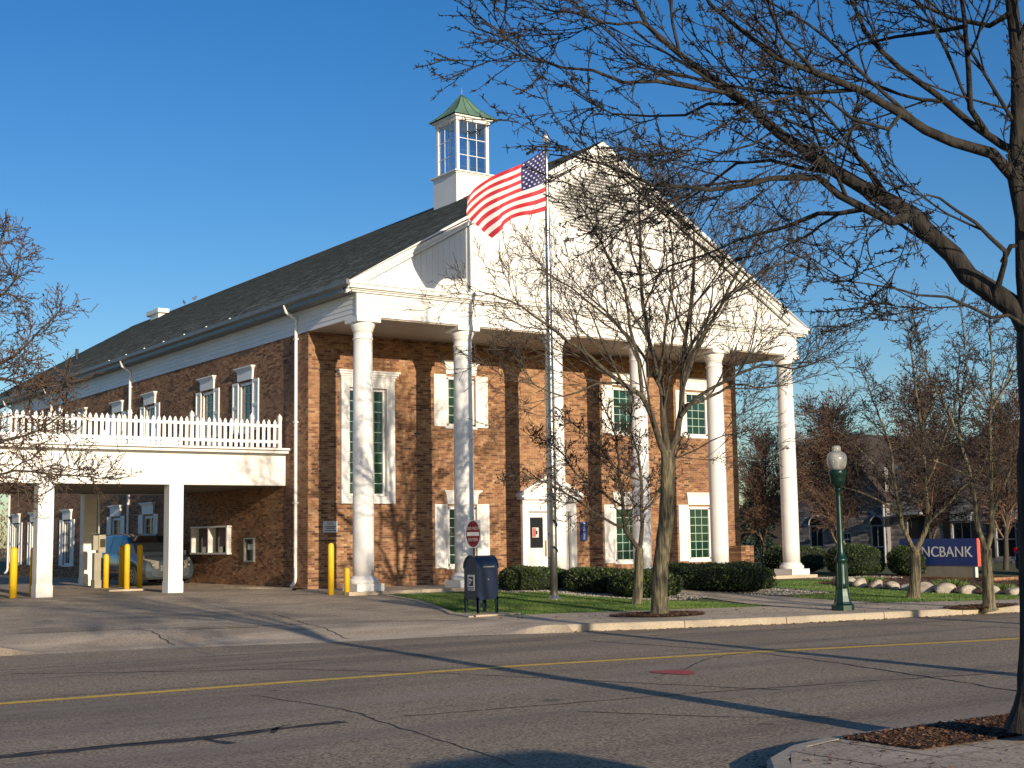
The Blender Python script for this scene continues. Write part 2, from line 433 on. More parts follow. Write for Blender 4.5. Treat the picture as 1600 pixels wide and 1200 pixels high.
GUIDES = {"FG":[[[-8.34,-26.7,-0.25,0.167],[-8.32,-26.77,0.48,0.152],[-8.35,-26.83,1.52,0.136],[-8.36,-26.89,2.31,0.125],[-8.4,-26.92,3.0,0.117]],[[-8.4,-26.92,3.0,0.106],[-8.44,-26.84,3.16,0.099],[-8.57,-26.63,3.38,0.091],[-8.65,-26.52,3.52,0.086],[-8.7,-26.42,3.7,0.082],[-8.8,-26.28,3.87,0.077],[-8.91,-26.13,4.08,0.072],[-8.99,-26.01,4.23,0.068],[-9.25,-25.67,4.51,0.058],[-9.55,-25.28,4.92,0.048],[-9.77,-24.97,5.34,0.038],[-10.04,-24.63,5.71,0.029],[-10.19,-24.44,5.97,0.024],[-10.27,-24.35,6.1,0.021],[-10.32,-24.25,6.35,0.017],[-10.39,-24.14,6.66,0.012]],[[-8.93,-26.15,4.07,0.041],[-9.11,-26.1,4.03,0.038],[-9.35,-26.06,4.11,0.034],[-9.65,-26.01,4.2,0.031],[-9.9,-25.98,4.3,0.028],[-10.29,-25.89,4.28,0.023],[-10.53,-25.83,4.21,0.021],[-10.86,-25.76,4.15,0.018],[-11.11,-25.71,4.15,0.015],[-11.4,-25.66,4.14,0.013],[-11.6,-25.63,4.18,0.011],[-11.84,-25.6,4.23,0.009],[-12.09,-25.57,4.27,0.007],[-12.32,-25.53,4.28,0.005]],[[-9.3,-26.01,4.12,0.025],[-9.36,-25.75,4.13,0.021],[-9.42,-25.56,4.17,0.02],[-9.49,-25.2,4.08,0.017],[-9.61,-24.74,4.04,0.013],[-9.7,-24.41,3.97,0.011],[-9.8,-24.07,3.91,0.009],[-9.87,-23.73,3.78,0.006]],[[-8.4,-26.92,3.0,0.09],[-8.46,-26.96,3.47,0.08],[-8.53,-27.0,3.94,0.072],[-8.61,-27.0,4.25,0.068],[-8.63,-27.08,4.72,0.061],[-8.67,-27.13,5.11,0.056],[-8.77,-27.16,5.7,0.049],[-8.84,-27.19,6.11,0.044],[-8.95,-27.23,6.72,0.037]],[[-8.61,-27.0,4.25,0.053],[-8.86,-26.97,4.43,0.047],[-9.22,-26.87,4.51,0.041],[-9.73,-26.75,4.67,0.035],[-10.07,-26.68,4.83,0.03],[-10.51,-26.58,4.95,0.025],[-10.82,-26.51,5.02,0.022],[-11.2,-26.45,5.21,0.017],[-11.41,-26.43,5.34,0.015],[-11.63,-26.43,5.52,0.012]],[[-8.6,-27.04,4.46,0.037],[-8.64,-26.93,4.55,0.035],[-8.73,-26.69,4.78,0.031],[-8.83,-26.42,5.08,0.027],[-8.95,-26.14,5.38,0.024],[-9.03,-25.87,5.8,0.02],[-9.02,-25.71,6.2,0.017],[-9.06,-25.54,6.55,0.015]],[[-8.75,-26.84,4.67,0.029],[-8.94,-26.85,4.83,0.026],[-9.07,-26.96,5.09,0.023],[-9.3,-27.11,5.45,0.018],[-9.49,-27.21,5.73,0.015]],[[-9.58,-25.1,5.11,0.026],[-9.88,-25.08,5.3,0.022],[-10.18,-25.01,5.31,0.02],[-10.65,-24.89,5.3,0.017],[-10.97,-24.82,5.29,0.015],[-11.25,-24.77,5.35,0.013],[-11.52,-24.71,5.33,0.011],[-11.82,-24.65,5.38,0.01],[-12.05,-24.64,5.5,0.008],[-12.35,-24.59,5.54,0.006],[-12.54,-24.59,5.64,0.005]],[[-8.45,-26.95,3.02,0.018],[-8.75,-26.95,3.09,0.016],[-8.96,-26.94,3.08,0.014],[-9.19,-26.93,3.12,0.013],[-9.49,-26.94,3.18,0.011],[-9.85,-26.93,3.18,0.009],[-10.1,-26.93,3.21,0.008],[-10.47,-26.94,3.21,0.006],[-10.79,-26.94,3.21,0.005]],[[-10.14,-24.46,5.93,0.018],[-10.32,-24.43,6.03,0.015],[-10.43,-24.41,6.05,0.014],[-10.64,-24.35,6.01,0.012],[-10.77,-24.32,6.03,0.011],[-11.04,-24.25,6.07,0.009],[-11.21,-24.21,6.05,0.008],[-11.35,-24.18,6.09,0.007],[-11.49,-24.16,6.14,0.006]],[[-9.71,-25.03,5.26,0.017],[-9.74,-24.94,5.28,0.016],[-9.81,-24.68,5.31,0.015],[-9.88,-24.39,5.29,0.013],[-10.0,-24.02,5.37,0.011],[-10.14,-23.64,5.47,0.009],[-10.22,-23.4,5.61,0.007],[-10.27,-23.24,5.76,0.006]],[[-8.62,-26.75,3.32,0.029],[-8.67,-26.83,3.45,0.025],[-8.72,-26.91,3.56,0.022],[-8.77,-26.96,3.65,0.02],[-8.94,-26.96,3.73,0.018],[-9.11,-26.97,3.84,0.015],[-9.32,-26.96,3.91,0.012],[-9.53,-26.95,3.98,0.01],[-9.67,-26.94,4.01,0.008],[-9.92,-26.9,3.9,0.005]],[[-8.58,-26.81,3.59,0.024],[-8.58,-26.89,3.69,0.022],[-8.52,-27.01,3.72,0.02],[-8.41,-27.28,3.9,0.016],[-8.4,-27.51,4.16,0.013]],[[-8.98,-26.01,4.23,0.022],[-9.35,-26.05,4.5,0.017],[-9.5,-26.04,4.57,0.016],[-9.8,-26.04,4.71,0.014],[-10.2,-25.99,4.74,0.011],[-10.53,-25.95,4.51,0.009],[-10.85,-25.9,4.4,0.007],[-11.16,-25.87,4.42,0.005]],[[-9.29,-25.71,4.5,0.022],[-9.37,-25.42,4.61,0.019],[-9.48,-25.06,4.75,0.016],[-9.58,-24.75,4.77,0.014],[-9.65,-24.3,4.6,0.011],[-9.74,-23.93,4.48,0.008],[-9.85,-23.59,4.44,0.006]],[[-10.62,-26.68,4.9,0.017],[-10.94,-26.72,5.07,0.012],[-11.17,-26.76,5.21,0.01],[-11.33,-26.86,5.38,0.007]],[[-9.82,-26.82,4.63,0.018],[-9.95,-26.83,4.51,0.016],[-10.29,-26.8,4.51,0.013],[-10.59,-26.82,4.61,0.011],[-10.99,-26.81,4.59,0.008],[-11.3,-26.79,4.49,0.006],[-11.57,-26.79,4.31,0.005]],[[-8.4,-26.92,3.0,0.08],[-8.32,-27.13,3.51,0.066],[-8.21,-27.39,4.11,0.055],[-8.09,-27.7,4.85,0.042],[-8.05,-27.95,5.59,0.031]],[[-8.8,-27.18,5.58,0.026],[-8.81,-26.97,5.53,0.022],[-8.86,-26.67,5.7,0.018],[-8.92,-26.39,5.9,0.014],[-8.96,-26.16,6.11,0.011]],[[-9.26,-27.08,5.4,0.021],[-9.29,-26.86,5.44,0.018],[-9.36,-26.45,5.48,0.014],[-9.43,-26.1,5.52,0.011],[-9.47,-25.77,5.44,0.008],[-9.56,-25.41,5.53,0.006]]],"T1":[[[1.19,-11.0,-0.37,0.178],[1.16,-11.1,0.53,0.167],[1.2,-11.28,1.62,0.157],[1.19,-11.38,2.43,0.15],[1.15,-11.45,3.14,0.144]],[[1.13,-11.43,3.09,0.076],[0.87,-11.46,3.52,0.067],[0.68,-11.51,3.92,0.061],[0.4,-11.52,4.32,0.055],[-0.2,-11.37,4.71,0.046],[-0.78,-11.26,5.16,0.039],[-1.2,-11.15,5.42,0.034],[-1.76,-11.03,5.79,0.027],[-2.45,-10.87,6.23,0.019],[-3.1,-10.66,6.4,0.013]],[[0.5,-11.41,4.33,0.048],[0.56,-11.28,5.18,0.039],[0.51,-11.09,5.89,0.034],[0.5,-10.92,6.76,0.028],[0.31,-10.62,7.51,0.023],[0.12,-10.32,8.26,0.018],[-0.09,-10.03,8.87,0.014]],[[1.15,-11.45,3.14,0.082],[1.11,-11.42,3.67,0.073],[1.09,-11.39,4.36,0.064],[1.02,-11.33,4.99,0.057],[0.89,-11.22,5.76,0.048],[0.81,-11.14,6.9,0.037],[0.81,-11.13,7.89,0.028],[0.82,-11.12,8.9,0.019],[0.89,-11.16,9.48,0.014]],[[1.19,-11.47,3.12,0.082],[1.33,-11.57,3.53,0.073],[1.41,-11.63,4.08,0.065],[1.45,-11.66,4.77,0.056],[1.51,-11.7,5.47,0.047],[1.65,-11.8,6.45,0.036],[1.73,-11.86,7.43,0.026],[1.69,-11.84,8.57,0.014]],[[1.35,-11.7,3.93,0.048],[1.43,-12.05,4.25,0.041],[1.56,-12.41,4.45,0.036],[1.74,-12.82,4.64,0.032],[2.03,-13.47,4.88,0.025],[2.34,-14.07,4.76,0.019],[2.63,-14.68,4.91,0.013]],[[1.33,-11.8,4.75,0.055],[1.47,-12.37,5.65,0.04],[1.6,-12.74,6.16,0.034],[1.69,-13.15,6.79,0.027],[1.84,-13.6,7.4,0.02],[1.98,-14.05,8.01,0.013]],[[1.36,-11.73,4.13,0.041],[2.14,-11.78,4.37,0.032],[2.88,-11.83,4.69,0.025],[3.43,-11.86,4.64,0.021],[4.36,-11.94,4.75,0.014]],[[1.42,-11.8,5.17,0.041],[2.14,-11.87,6.2,0.031],[2.8,-12.01,6.8,0.025],[3.6,-12.22,7.28,0.02],[4.56,-12.48,7.62,0.014]],[[0.99,-11.51,4.35,0.041],[0.96,-11.17,5.07,0.034],[0.72,-10.62,5.83,0.028],[0.4,-10.02,6.46,0.023],[0.02,-9.35,7.11,0.018],[-0.3,-8.83,7.47,0.015]],[[0.92,-11.52,4.76,0.041],[0.81,-11.88,5.67,0.032],[0.71,-12.25,6.57,0.026],[0.49,-12.53,7.45,0.02],[0.1,-12.82,8.57,0.013]],[[1.17,-11.45,2.98,0.021],[1.49,-12.04,3.23,0.016],[1.75,-12.55,3.47,0.013],[2.1,-13.15,3.57,0.01]],[[0.05,-11.38,4.59,0.027],[-0.53,-11.14,4.58,0.022],[-1.16,-10.85,4.31,0.017],[-1.82,-10.62,4.56,0.013],[-2.46,-10.38,4.69,0.01]]],"T2":[[[3.31,-7.7,-0.32,0.124],[3.32,-7.81,0.42,0.11],[3.3,-7.88,1.04,0.101]],[[3.3,-7.88,1.04,0.062],[2.94,-7.82,1.51,0.052],[2.72,-7.97,2.28,0.041],[2.54,-8.07,2.89,0.034],[2.43,-8.23,3.49,0.027],[2.09,-8.29,4.24,0.018],[1.72,-8.28,4.83,0.011]],[[3.3,-7.88,1.04,0.062],[3.35,-7.94,1.66,0.05],[3.36,-7.96,2.12,0.044],[3.31,-7.96,2.82,0.034],[3.29,-7.96,3.37,0.028],[3.12,-7.87,4.0,0.02],[3.18,-7.94,4.78,0.012]],[[2.94,-7.82,1.59,0.039],[2.29,-7.7,1.85,0.031],[1.59,-7.62,2.28,0.024],[1.08,-7.55,2.55,0.02],[0.42,-7.43,2.81,0.015],[-0.2,-7.28,2.81,0.011]],[[3.32,-8.02,1.97,0.031],[3.59,-8.09,2.2,0.027],[3.78,-8.12,2.51,0.023],[4.17,-8.17,3.22,0.016],[4.54,-8.25,3.7,0.012]],[[2.77,-7.9,2.12,0.031],[2.49,-7.47,2.45,0.026],[2.14,-6.93,2.93,0.02],[1.9,-6.48,3.58,0.016],[1.52,-5.93,3.93,0.012]],[[3.22,-8.06,2.74,0.031],[2.55,-7.91,3.05,0.024],[1.98,-7.91,3.65,0.018],[1.13,-7.79,4.24,0.011]]],"T3":[[[10.38,-10.28,-0.35,0.156],[10.39,-10.38,0.27,0.137],[10.36,-10.44,0.89,0.123]],[[10.36,-10.43,0.85,0.066],[10.14,-10.43,1.17,0.059],[9.89,-10.45,1.58,0.053],[9.55,-10.58,2.38,0.043],[9.13,-10.79,3.5,0.031],[8.62,-10.87,4.44,0.021],[8.1,-10.96,5.37,0.012]],[[9.97,-10.39,1.66,0.041],[9.48,-10.32,2.07,0.032],[8.84,-10.15,2.39,0.024],[8.15,-9.93,2.56,0.017],[7.64,-9.77,2.64,0.012]],[[10.36,-10.44,0.89,0.074],[10.51,-10.53,1.16,0.068],[10.68,-10.64,1.73,0.061],[10.67,-10.62,2.56,0.053],[10.65,-10.59,3.88,0.04],[10.58,-10.52,5.22,0.029],[10.5,-10.45,6.58,0.018],[10.26,-10.27,7.26,0.013]],[[10.57,-10.68,1.57,0.041],[10.79,-11.17,2.05,0.031],[10.9,-11.5,2.44,0.025],[11.11,-11.94,2.83,0.018],[11.09,-12.28,3.46,0.012]],[[10.57,-10.69,2.55,0.041],[10.51,-11.28,3.5,0.03],[10.4,-11.81,4.44,0.021],[10.04,-12.35,5.65,0.012]],[[9.87,-10.31,2.4,0.033],[9.71,-9.66,3.25,0.023],[9.54,-9.19,3.78,0.018],[9.28,-8.57,4.32,0.013]]],"T4":[[[7.86,-14.41,-0.37,0.135],[7.79,-14.47,0.39,0.117],[7.74,-14.51,0.96,0.106]],[[7.74,-14.51,0.93,0.064],[7.66,-14.41,1.45,0.056],[7.65,-14.36,1.95,0.05],[7.64,-14.3,2.59,0.044],[7.5,-14.14,3.39,0.037],[7.34,-13.96,4.12,0.03],[7.07,-13.7,5.01,0.023],[6.93,-13.52,6.05,0.014],[6.85,-13.43,6.51,0.011]],[[7.74,-14.51,0.96,0.064],[7.78,-14.64,1.38,0.057],[7.71,-14.75,2.08,0.049],[7.56,-14.89,3.2,0.038],[7.46,-15.07,4.32,0.028],[7.28,-15.26,5.7,0.017],[7.09,-15.32,6.53,0.011]],[[7.81,-14.68,1.8,0.043],[7.81,-14.93,2.22,0.034],[7.76,-15.24,2.76,0.026],[7.81,-15.56,3.17,0.02],[7.81,-16.08,3.96,0.01]],[[7.47,-14.42,2.59,0.028],[6.99,-14.41,2.72,0.023],[6.27,-14.38,2.92,0.016],[5.49,-14.33,2.98,0.01]],[[7.47,-14.17,3.39,0.036],[7.67,-14.06,4.13,0.028],[8.11,-13.97,5.34,0.019],[8.31,-13.72,6.59,0.011]],[[7.51,-15.02,4.04,0.035],[8.17,-15.1,4.92,0.021],[8.7,-15.11,5.83,0.011]]],"TL":[[[-12.85,-7.16,0.0,0.172],[-12.89,-7.29,1.09,0.158],[-12.86,-7.43,2.0,0.149]],[[-12.86,-7.43,2.0,0.069],[-12.65,-7.85,2.67,0.05],[-12.31,-8.23,2.88,0.04],[-11.98,-8.63,3.21,0.03],[-11.64,-8.99,3.31,0.022],[-11.3,-9.37,3.52,0.015],[-11.06,-9.66,3.73,0.008]],[[-12.87,-7.44,2.11,0.069],[-12.51,-7.64,3.26,0.048],[-12.24,-7.79,4.31,0.033],[-11.86,-8.01,4.66,0.027],[-11.47,-8.24,5.01,0.02],[-11.09,-8.46,5.48,0.012],[-10.89,-8.58,5.72,0.009]],[[-12.85,-7.46,2.11,0.069],[-12.64,-7.67,3.72,0.046],[-12.51,-7.85,5.45,0.028],[-12.25,-8.06,6.27,0.019],[-11.98,-8.26,6.74,0.014],[-11.9,-8.34,7.32,0.009]],[[-12.27,-7.91,4.29,0.035],[-11.95,-8.39,4.38,0.026],[-11.62,-8.85,4.23,0.019],[-11.22,-9.42,4.19,0.012],[-11.0,-9.78,4.28,0.008]],[[-12.52,-7.9,5.45,0.035],[-12.15,-8.6,5.72,0.022],[-11.95,-9.07,6.01,0.015],[-11.94,-9.42,6.41,0.008]],[[-12.63,-7.8,2.62,0.034],[-12.2,-8.27,2.54,0.027],[-11.78,-8.76,2.7,0.021],[-11.35,-9.23,2.62,0.016],[-11.02,-9.6,2.61,0.013],[-10.6,-10.05,2.49,0.008]],[[-12.87,-7.44,2.11,0.069],[-13.11,-7.33,3.73,0.044],[-13.36,-7.21,5.48,0.023],[-13.32,-7.3,6.89,0.009]],[[-12.87,-7.44,2.11,0.069],[-13.49,-6.58,3.19,0.045],[-14.05,-5.77,4.42,0.025],[-14.43,-5.13,5.68,0.009]]]}

# ------------------------------------------------------------------ the ground
YF_X = [-80, -30, -12, -9.5, -6.8, -4.2, -2.3, -0.7, 2.46, 8.75, 20, 60, 200]
YF_Y = [-6, -8.4, -9.6, -9.97, -10.84, -11.2, -12.0, -12.67, -13.5, -14.42, -15.8, -21, -41]
YN_X = [-80, -20, -12.6, -11.7, -11.1, -10.35, -9.4, -6.8, 0, 20, 60, 200]
YN_Y = [-28.6, -28.6, -28.3, -27.4, -26.5, -25.68, -25.42, -25.45, -26.5, -29.5, -36, -60]
YC_X = [-80, -30, -14, -10.9, -6.8, -2.6, 1.47, 8, 20, 60, 200]
YC_Y = [-16.6, -16.8, -16.97, -17.06, -17.29, -18.01, -19.0, -20.2, -22.0, -28, -50]
def yf(x): return np.interp(x, YF_X, YF_Y)
def yn(x): return np.interp(x, YN_X, YN_Y)
def yc(x): return np.interp(x, YC_X, YC_Y)
def sstep(a, b, x):
    t = np.clip((np.asarray(x, float) - a) / (b - a), 0, 1)
    return t * t * (3 - 2 * t)
ROAD_Z = -0.45
def h(x, y):
    x = np.asarray(x, float)
    y = np.asarray(y, float)
    hb = np.interp(y, [-13.3, -9.5, -1, 3], [-0.32, -0.31, -0.12, -0.03])
    m = sstep(-12.4, -11.4, x) * (1 - sstep(-3.3, -2.45, x))
    d = y - yf(x)
    hb = hb - m * (hb - ROAD_Z - 0.004) * (1 - sstep(0, 1.8, d))
    return hb

XS = np.unique(np.concatenate([np.linspace(-400, -30, 12), np.arange(-30, 34, 0.5), np.arange(-13, -1.9, .1), np.linspace(34, 120, 40), np.linspace(120, 800, 12)]))
DS = np.unique(np.concatenate([np.arange(0, 3, 0.2), np.arange(3, 18, 0.4), np.arange(18, 60, 2.0), np.linspace(60, 900, 16)]))
X, D_ = np.meshgrid(XS, DS, indexing='ij')
Y = yf(X) + 0.14 + D_
mb = MB().grid(np.stack([X, Y, h(X, Y)], -1))
DN = np.concatenate([np.arange(0, 12, 1.0), np.linspace(12, 600, 20)])
X2, D2 = np.meshgrid(XS, DN, indexing='ij')
Y2 = yn(X2) - 0.14 - D2
mb.grid(np.stack([X2, Y2, np.full_like(X2, -0.35)], -1))
mb.build('ground', M['soil'], kind='structure')

xr = np.unique(np.concatenate([np.linspace(-300, -60, 10), np.arange(-60, 80, 1.0), np.linspace(80, 700, 12)]))
vv = np.linspace(0, 1, 13)
XX, VV = np.meshgrid(xr, vv, indexing='ij')
YY = (yn(XX) - 0.14) * (1 - VV) + (yf(XX) + 0.14) * VV
road = MB().grid(np.stack([XX, YY, np.full_like(XX, ROAD_Z)], -1)).build('road', M['asphalt'], kind='structure')

def sheet(mb, xs, fa, fb, ny, off, hz=h):
    G = []
    for x in xs:
        a, b = fa(x), fb(x)
        ys = np.linspace(a, b, ny)
        xx = np.full(ny, x)
        G.append(np.stack([xx, ys, hz(xx, ys) + off], -1))
    mb.grid(np.array(G))
    return mb
# car park and driveway
LB = ([-2.3, -1.9, -0.4, 0.2], [-8.6, -7.3, -3.4, -0.5])
def lot_lo(x): return float(yf(x)) + 2.4 if x < -2.3 else float(np.interp(x, *LB))
mb = MB()
sheet(mb, np.arange(-60, -0.3, 0.4), lot_lo, lambda x: 66.0, 190, 0.012)
sheet(mb, np.linspace(-0.4, 0.2, 4), lot_lo, lambda x: 2.7, 12, 0.012)
mb.build('parking_lot', M['lot'], kind='structure')
mb = MB()
sheet(mb, np.arange(-12.2, -2.25, 0.1), lambda x: float(yf(x)) + 0.0, lambda x: float(yf(x)) + 2.39, 10, 0.012)
mb.build('driveway', M['apron'], kind='structure')

# far pavement: joint bed and single slabs
YB = ([-2.3, -1, 2, 6.6, 11.3, 20, 60], [-8.9, -8.85, -9.4, -10.7, -12.6, -14.0, -19])
def yb(x): return float(np.interp(x, *YB))
mb = MB()
sheet(mb, np.arange(-2.3, 60, 0.5), lambda x: float(yf(x)) + 0.15, yb, 12, 0.005)
pav = mb.build('pavement', M['joint'], kind='structure')
def slab(x0, x1, fa, fb, a, b, parent, m, off=0.016, hz=h, g=0.008, name='paving_slab'):
    mb = MB()
    x0, x1 = x0 + g, x1 - g
    top = []
    for x in (x0, x1):
        A, B = fa(x), fb(x)
        row = []
        for t in (a, (a + b) / 2, b):
            y = A + (B - A) * t + (g if t == a else (-g if t == b else 0))
            row.append((x, y, float(hz(x, y)) + off))
        top.append(row)
    mb.grid(np.array(top), smooth=False)
    for P, Q in ((top[0], None), (top[1], None)):
        mb.add([P[0], P[1], P[2], (P[2][0], P[2][1], P[2][2] - .03), (P[1][0], P[1][1], P[1][2] - .03), (P[0][0], P[0][1], P[0][2] - .03)], [(0, 1, 4, 5), (1, 2, 3, 4)])
    for k in (0, 2):
        a_, b_ = top[0][k], top[1][k]
        mb.add([a_, b_, (b_[0], b_[1], b_[2] - .03), (a_[0], a_[1], a_[2] - .03)], [(0, 1, 2, 3)])
    return mb.build(name, m, parent)
for i in range(26):
    x0 = -2.3 + i * 1.55
    for a, b in ((0, .5), (.5, 1)):
        slab(x0, x0 + 1.55, lambda x: float(yf(x)) + 0.16, yb, a, b, pav, M['concrete'])

# front walk from the pavement to the door
wl = lambda y: float(np.interp(y, [-10.4, -6, -0.5], [5.2, 6.6, 7.3]))
wr = lambda y: float(np.interp(y, [-11.2, -6, -0.5], [8.1, 8.4, 9.4]))
walk = None
ys = np.linspace(-10.75, -0.46, 8)
mbj = MB()
G = np.array([[(wl(y) + (wr(y) - wl(y)) * t, y - (0.5 * t if y < -9 else 0), float(h(0, y)) + 0.006) for t in (0, .5, 1)] for y in np.linspace(-10.7, -0.46, 20)])
mbj.grid(G)
walk = mbj.build('path', M['joint'], kind='structure')
for a, b in zip(ys, ys[1:]):
    mb = MB()
    q = []
    for y in (a + .01, b - .01):
        q.append([(wl(y), y, float(h(0, y)) + .02), (wr(y), y - (0.3 if y < -9 else 0), float(h(0, y)) + .02)])
    mb.grid(np.array(q), smooth=False)
    mb.build('paving_slab', M['concrete'], walk)

# kerbs, stone by stone
def kerb(name, f, sgn, x0, x1, top, step, label=None):
    root = link(name, None, kind='structure')
    n = 0
    x = x0
    while x < x1:
        L = step * random.uniform(0.9, 1.15)
        a, b = x + .012, min(x + L, x1) - .004
        pa, pb = np.array([a, float(f(a))]), np.array([b, float(f(b))])
        d = (pb - pa) / np.linalg.norm(pb - pa)
        nn = np.array([-d[1], d[0]]) * sgn
        prof = [(0.0, ROAD_Z - .05), (0.0, top - .035), (0.02, top - .008), (0.045, top), (0.16, top), (0.16, ROAD_Z - .05)]
        pts = [(pa[0] + nn[0] * u, pa[1] + nn[1] * u, z) for u, z in prof]
        MB().prism(pts, (pb[0] - pa[0], pb[1] - pa[1], 0)).build('kerb_stone', M['kerb'], root)
        x += L
        n += 1
kerb('kerb', yf, 1, -2.15, 60, -0.30, 2.4)
kerb('kerb', yf, 1, -30, -12.3, -0.30, 2.4)
kerb('kerb', yn, -1, -9.4, 40, -0.335, 1.9)
xs_ = np.arange(-12.45, -2.0, .15)
mbk = MB()
mbk.grid(np.array([[(x, float(yf(x)) - .20, ROAD_Z + .001), (x, float(yf(x)) - .0, max(float(h(x, yf(x) + .01)), ROAD_Z) + .012), (x, float(yf(x)) + .17, float(h(x, yf(x) + .17)) + .015)] for x in xs_]), smooth=False)
mbk.build('dropped_kerb', M['apron'], kind='structure')
mbk = MB()
sheet(mbk, np.arange(-40, -12.1, 0.3), lambda x: float(yf(x)) + 0.15, lambda x: float(yf(x)) + 2.41, 8, 0.014)
mbk.build('pavement', M['concrete'], kind='structure')
# rounded kerb of the near corner
kp = [(-12.6, -28.3), (-11.95, -27.75), (-11.45, -27.05), (-11.05, -26.4), (-10.6, -25.9), (-10.0, -25.56), (-9.4, -25.42)]
rootk = link('kerb', None, kind='structure')
for a, b in zip(kp, kp[1:]):
    pa, pb = np.array(a), np.array(b)
    d = (pb - pa) / np.linalg.norm(pb - pa)
    nn = np.array([d[1], -d[0]])
    pts = [(pa[0] + nn[0] * u, pa[1] + nn[1] * u, z) for u, z in [(0, -.5), (0, -.36), (.03, -.338), (.16, -.335), (.16, -.5)]]
    MB().prism(pts, (*(pb - pa - d * .008), 0)).build('kerb_stone', M['kerb'], rootk)
# kerb between driveway and lawn
LE = [(-2.3, -8.9), (-2.2, -8.0), (-1.88, -7.3), (-1.2, -5.6), (-0.45, -3.5), (-0.1, -1.9), (0.15, -0.62)]
rootk = link('kerb', None, kind='structure')
for a, b in zip(LE, LE[1:]):
    pa, pb = np.array(a), np.array(b)
    d = (pb - pa) / np.linalg.norm(pb - pa)
    nn = np.array([d[1], -d[0]])
    za, zb = float(h(*a)), float(h(*b))
    v = []
    for p, z in ((pa, za), (pb - d * .006, zb)):
        for u, dz in ((-.02, -.05), (-.02, .045), (.10, .045), (.10, -.05)):
            v.append((p[0] + nn[0] * u, p[1] + nn[1] * u, z + dz))
    MB().add(v, [(0, 1, 2, 3), (4, 7, 6, 5), (0, 4, 5, 1), (1, 5, 6, 2), (2, 6, 7, 3)]).build('kerb_stone', M['kerb'], rootk)

# near pavement
hn = lambda x, y: np.full_like(np.asarray(x, float), -0.35)
mb = MB()
sheet(mb, np.arange(-12.4, 8, 0.4), lambda x: float(yn(x)) - 0.16, lambda x: -33.5, 4, 0.004, hn)
npv = mb.build('pavement', M['joint'], kind='structure')
for i in range(9):
    x0 = -11.0 + i * 1.55
    for j in range(3):
        y1 = -26.75 - j * 1.55
        MB().box(x0 + .01, x0 + 1.54, y1 - 1.54, y1, -0.38, -0.334).build('paving_slab', M['apron'], npv)
mb = MB()
for x0 in np.arange(-10.9, -5.0, .65):
    MB().poly([(x0 + .01, float(yn(x0 + .01)) - .17, -.334), (x0 + .64, float(yn(x0 + .64)) - .17, -.334), (x0 + .64, -26.74, -.334), (x0 + .01, -26.74, -.334)]).build('paving_slab', M['apron'], npv)
mbm = MB()
sheet(mbm, np.arange(-9.2, -5.4, 0.2), lambda x: float(yn(x)) - 0.165, lambda x: -26.45, 5, 0.022, hn)
def chips(mb, n, fn, size=(0.02, 0.055), th=0.008, tintlo=0):
    """n loose flat chips; fn(k) -> (x, y, z) arrays"""
    x, y, z = fn(n)
    L = RNG.uniform(*size, n)
    W = L * RNG.uniform(.25, .6, n)
    a = RNG.uniform(0, 2 * np.pi, n)
    tl = RNG.uniform(-.5, .5, (n, 2))
    ux, uy = np.cos(a), np.sin(a)
    V = np.zeros((n, 4, 3))
    for k, (s_, t_) in enumerate(((-1, -1), (1, -1), (1, 1), (-1, 1))):
        V[:, k, 0] = x + ux * L * s_ / 2 - uy * W * t_ / 2
        V[:, k, 1] = y + uy * L * s_ / 2 + ux * W * t_ / 2
        V[:, k, 2] = z + (s_ * L * tl[:, 0] + t_ * W * tl[:, 1]) * .5 + L * .22
    mb.add(V.reshape(-1, 3), np.arange(n * 4).reshape(n, 4), tint=RNG.uniform(0, 1, n))
    return mb
mbm.build('mulch', M['mulch'], kind='stuff')
def f_pit(n):
    x = RNG.uniform(-9.45, -5.4, n)
    y = np.array([yn(v) for v in x]) - .18 - RNG.uniform(0, 1, n) ** .9 * .85
    return x, y, np.full(n, -.326)
chips(MB(), 16000, f_pit).build('wood_chips', M['chip'], kind='stuff')

# painted lines, crack sealer, red mark
def strip(mb, P, wd, z, jit=0.0):
    P = np.array(P, float)
    d = np.gradient(P, axis=0)
    d /= np.linalg.norm(d, axis=1, keepdims=True)
    n = np.stack([-d[:, 1], d[:, 0]], 1)
    wv = (wd if np.isscalar(wd) else np.array(wd)) / 2 * (1 + jit * RNG.uniform(-1, 1, len(P)))
    wv = np.broadcast_to(wv, (len(P),))
    A, B = P + n * wv[:, None], P - n * wv[:, None]
    G = np.stack([np.c_[A, np.full(len(P), z)], np.c_[B, np.full(len(P), z)]], 1)
    mb.grid(G, smooth=False)
mb = MB()
xs = np.arange(-60, 120, 0.5)
strip(mb, np.stack([xs, yc(xs)], 1), 0.20, ROAD_Z + .004)
mb.build('centre_line', M['yellow'], kind='structure')
mb = MB()
strip(mb, np.stack([xs, yc(xs) + 0.34], 1), 0.10, ROAD_Z + .004)
mb.build('centre_line', mat('worn_yellow', (0.30, 0.23, 0.10), 0.85, 0.0, 14, col2=(0.16, 0.135, 0.11), contrast=(0.45, 0.6)), kind='structure')
cr = MB()
def crack(pts, wd=0.05, jit=0.05, z=ROAD_Z + .004, seg=0.12):
    P = []
    for a, b in zip(pts, pts[1:]):
        n = max(2, int(math.dist(a, b) / seg))
        for k in range(n):
            t = k / n
            P.append((a[0] + (b[0] - a[0]) * t + random.gauss(0, jit * .35), a[1] + (b[1] - a[1]) * t + random.gauss(0, jit * .35)))
    P.append(pts[-1])
    P = np.array(P)
    if len(P) > 6:
        P[2:-2] = (P[1:-3] + P[2:-2] * 2 + P[3:-1]) / 4
    strip(cr, P, wd, z, 0.5)
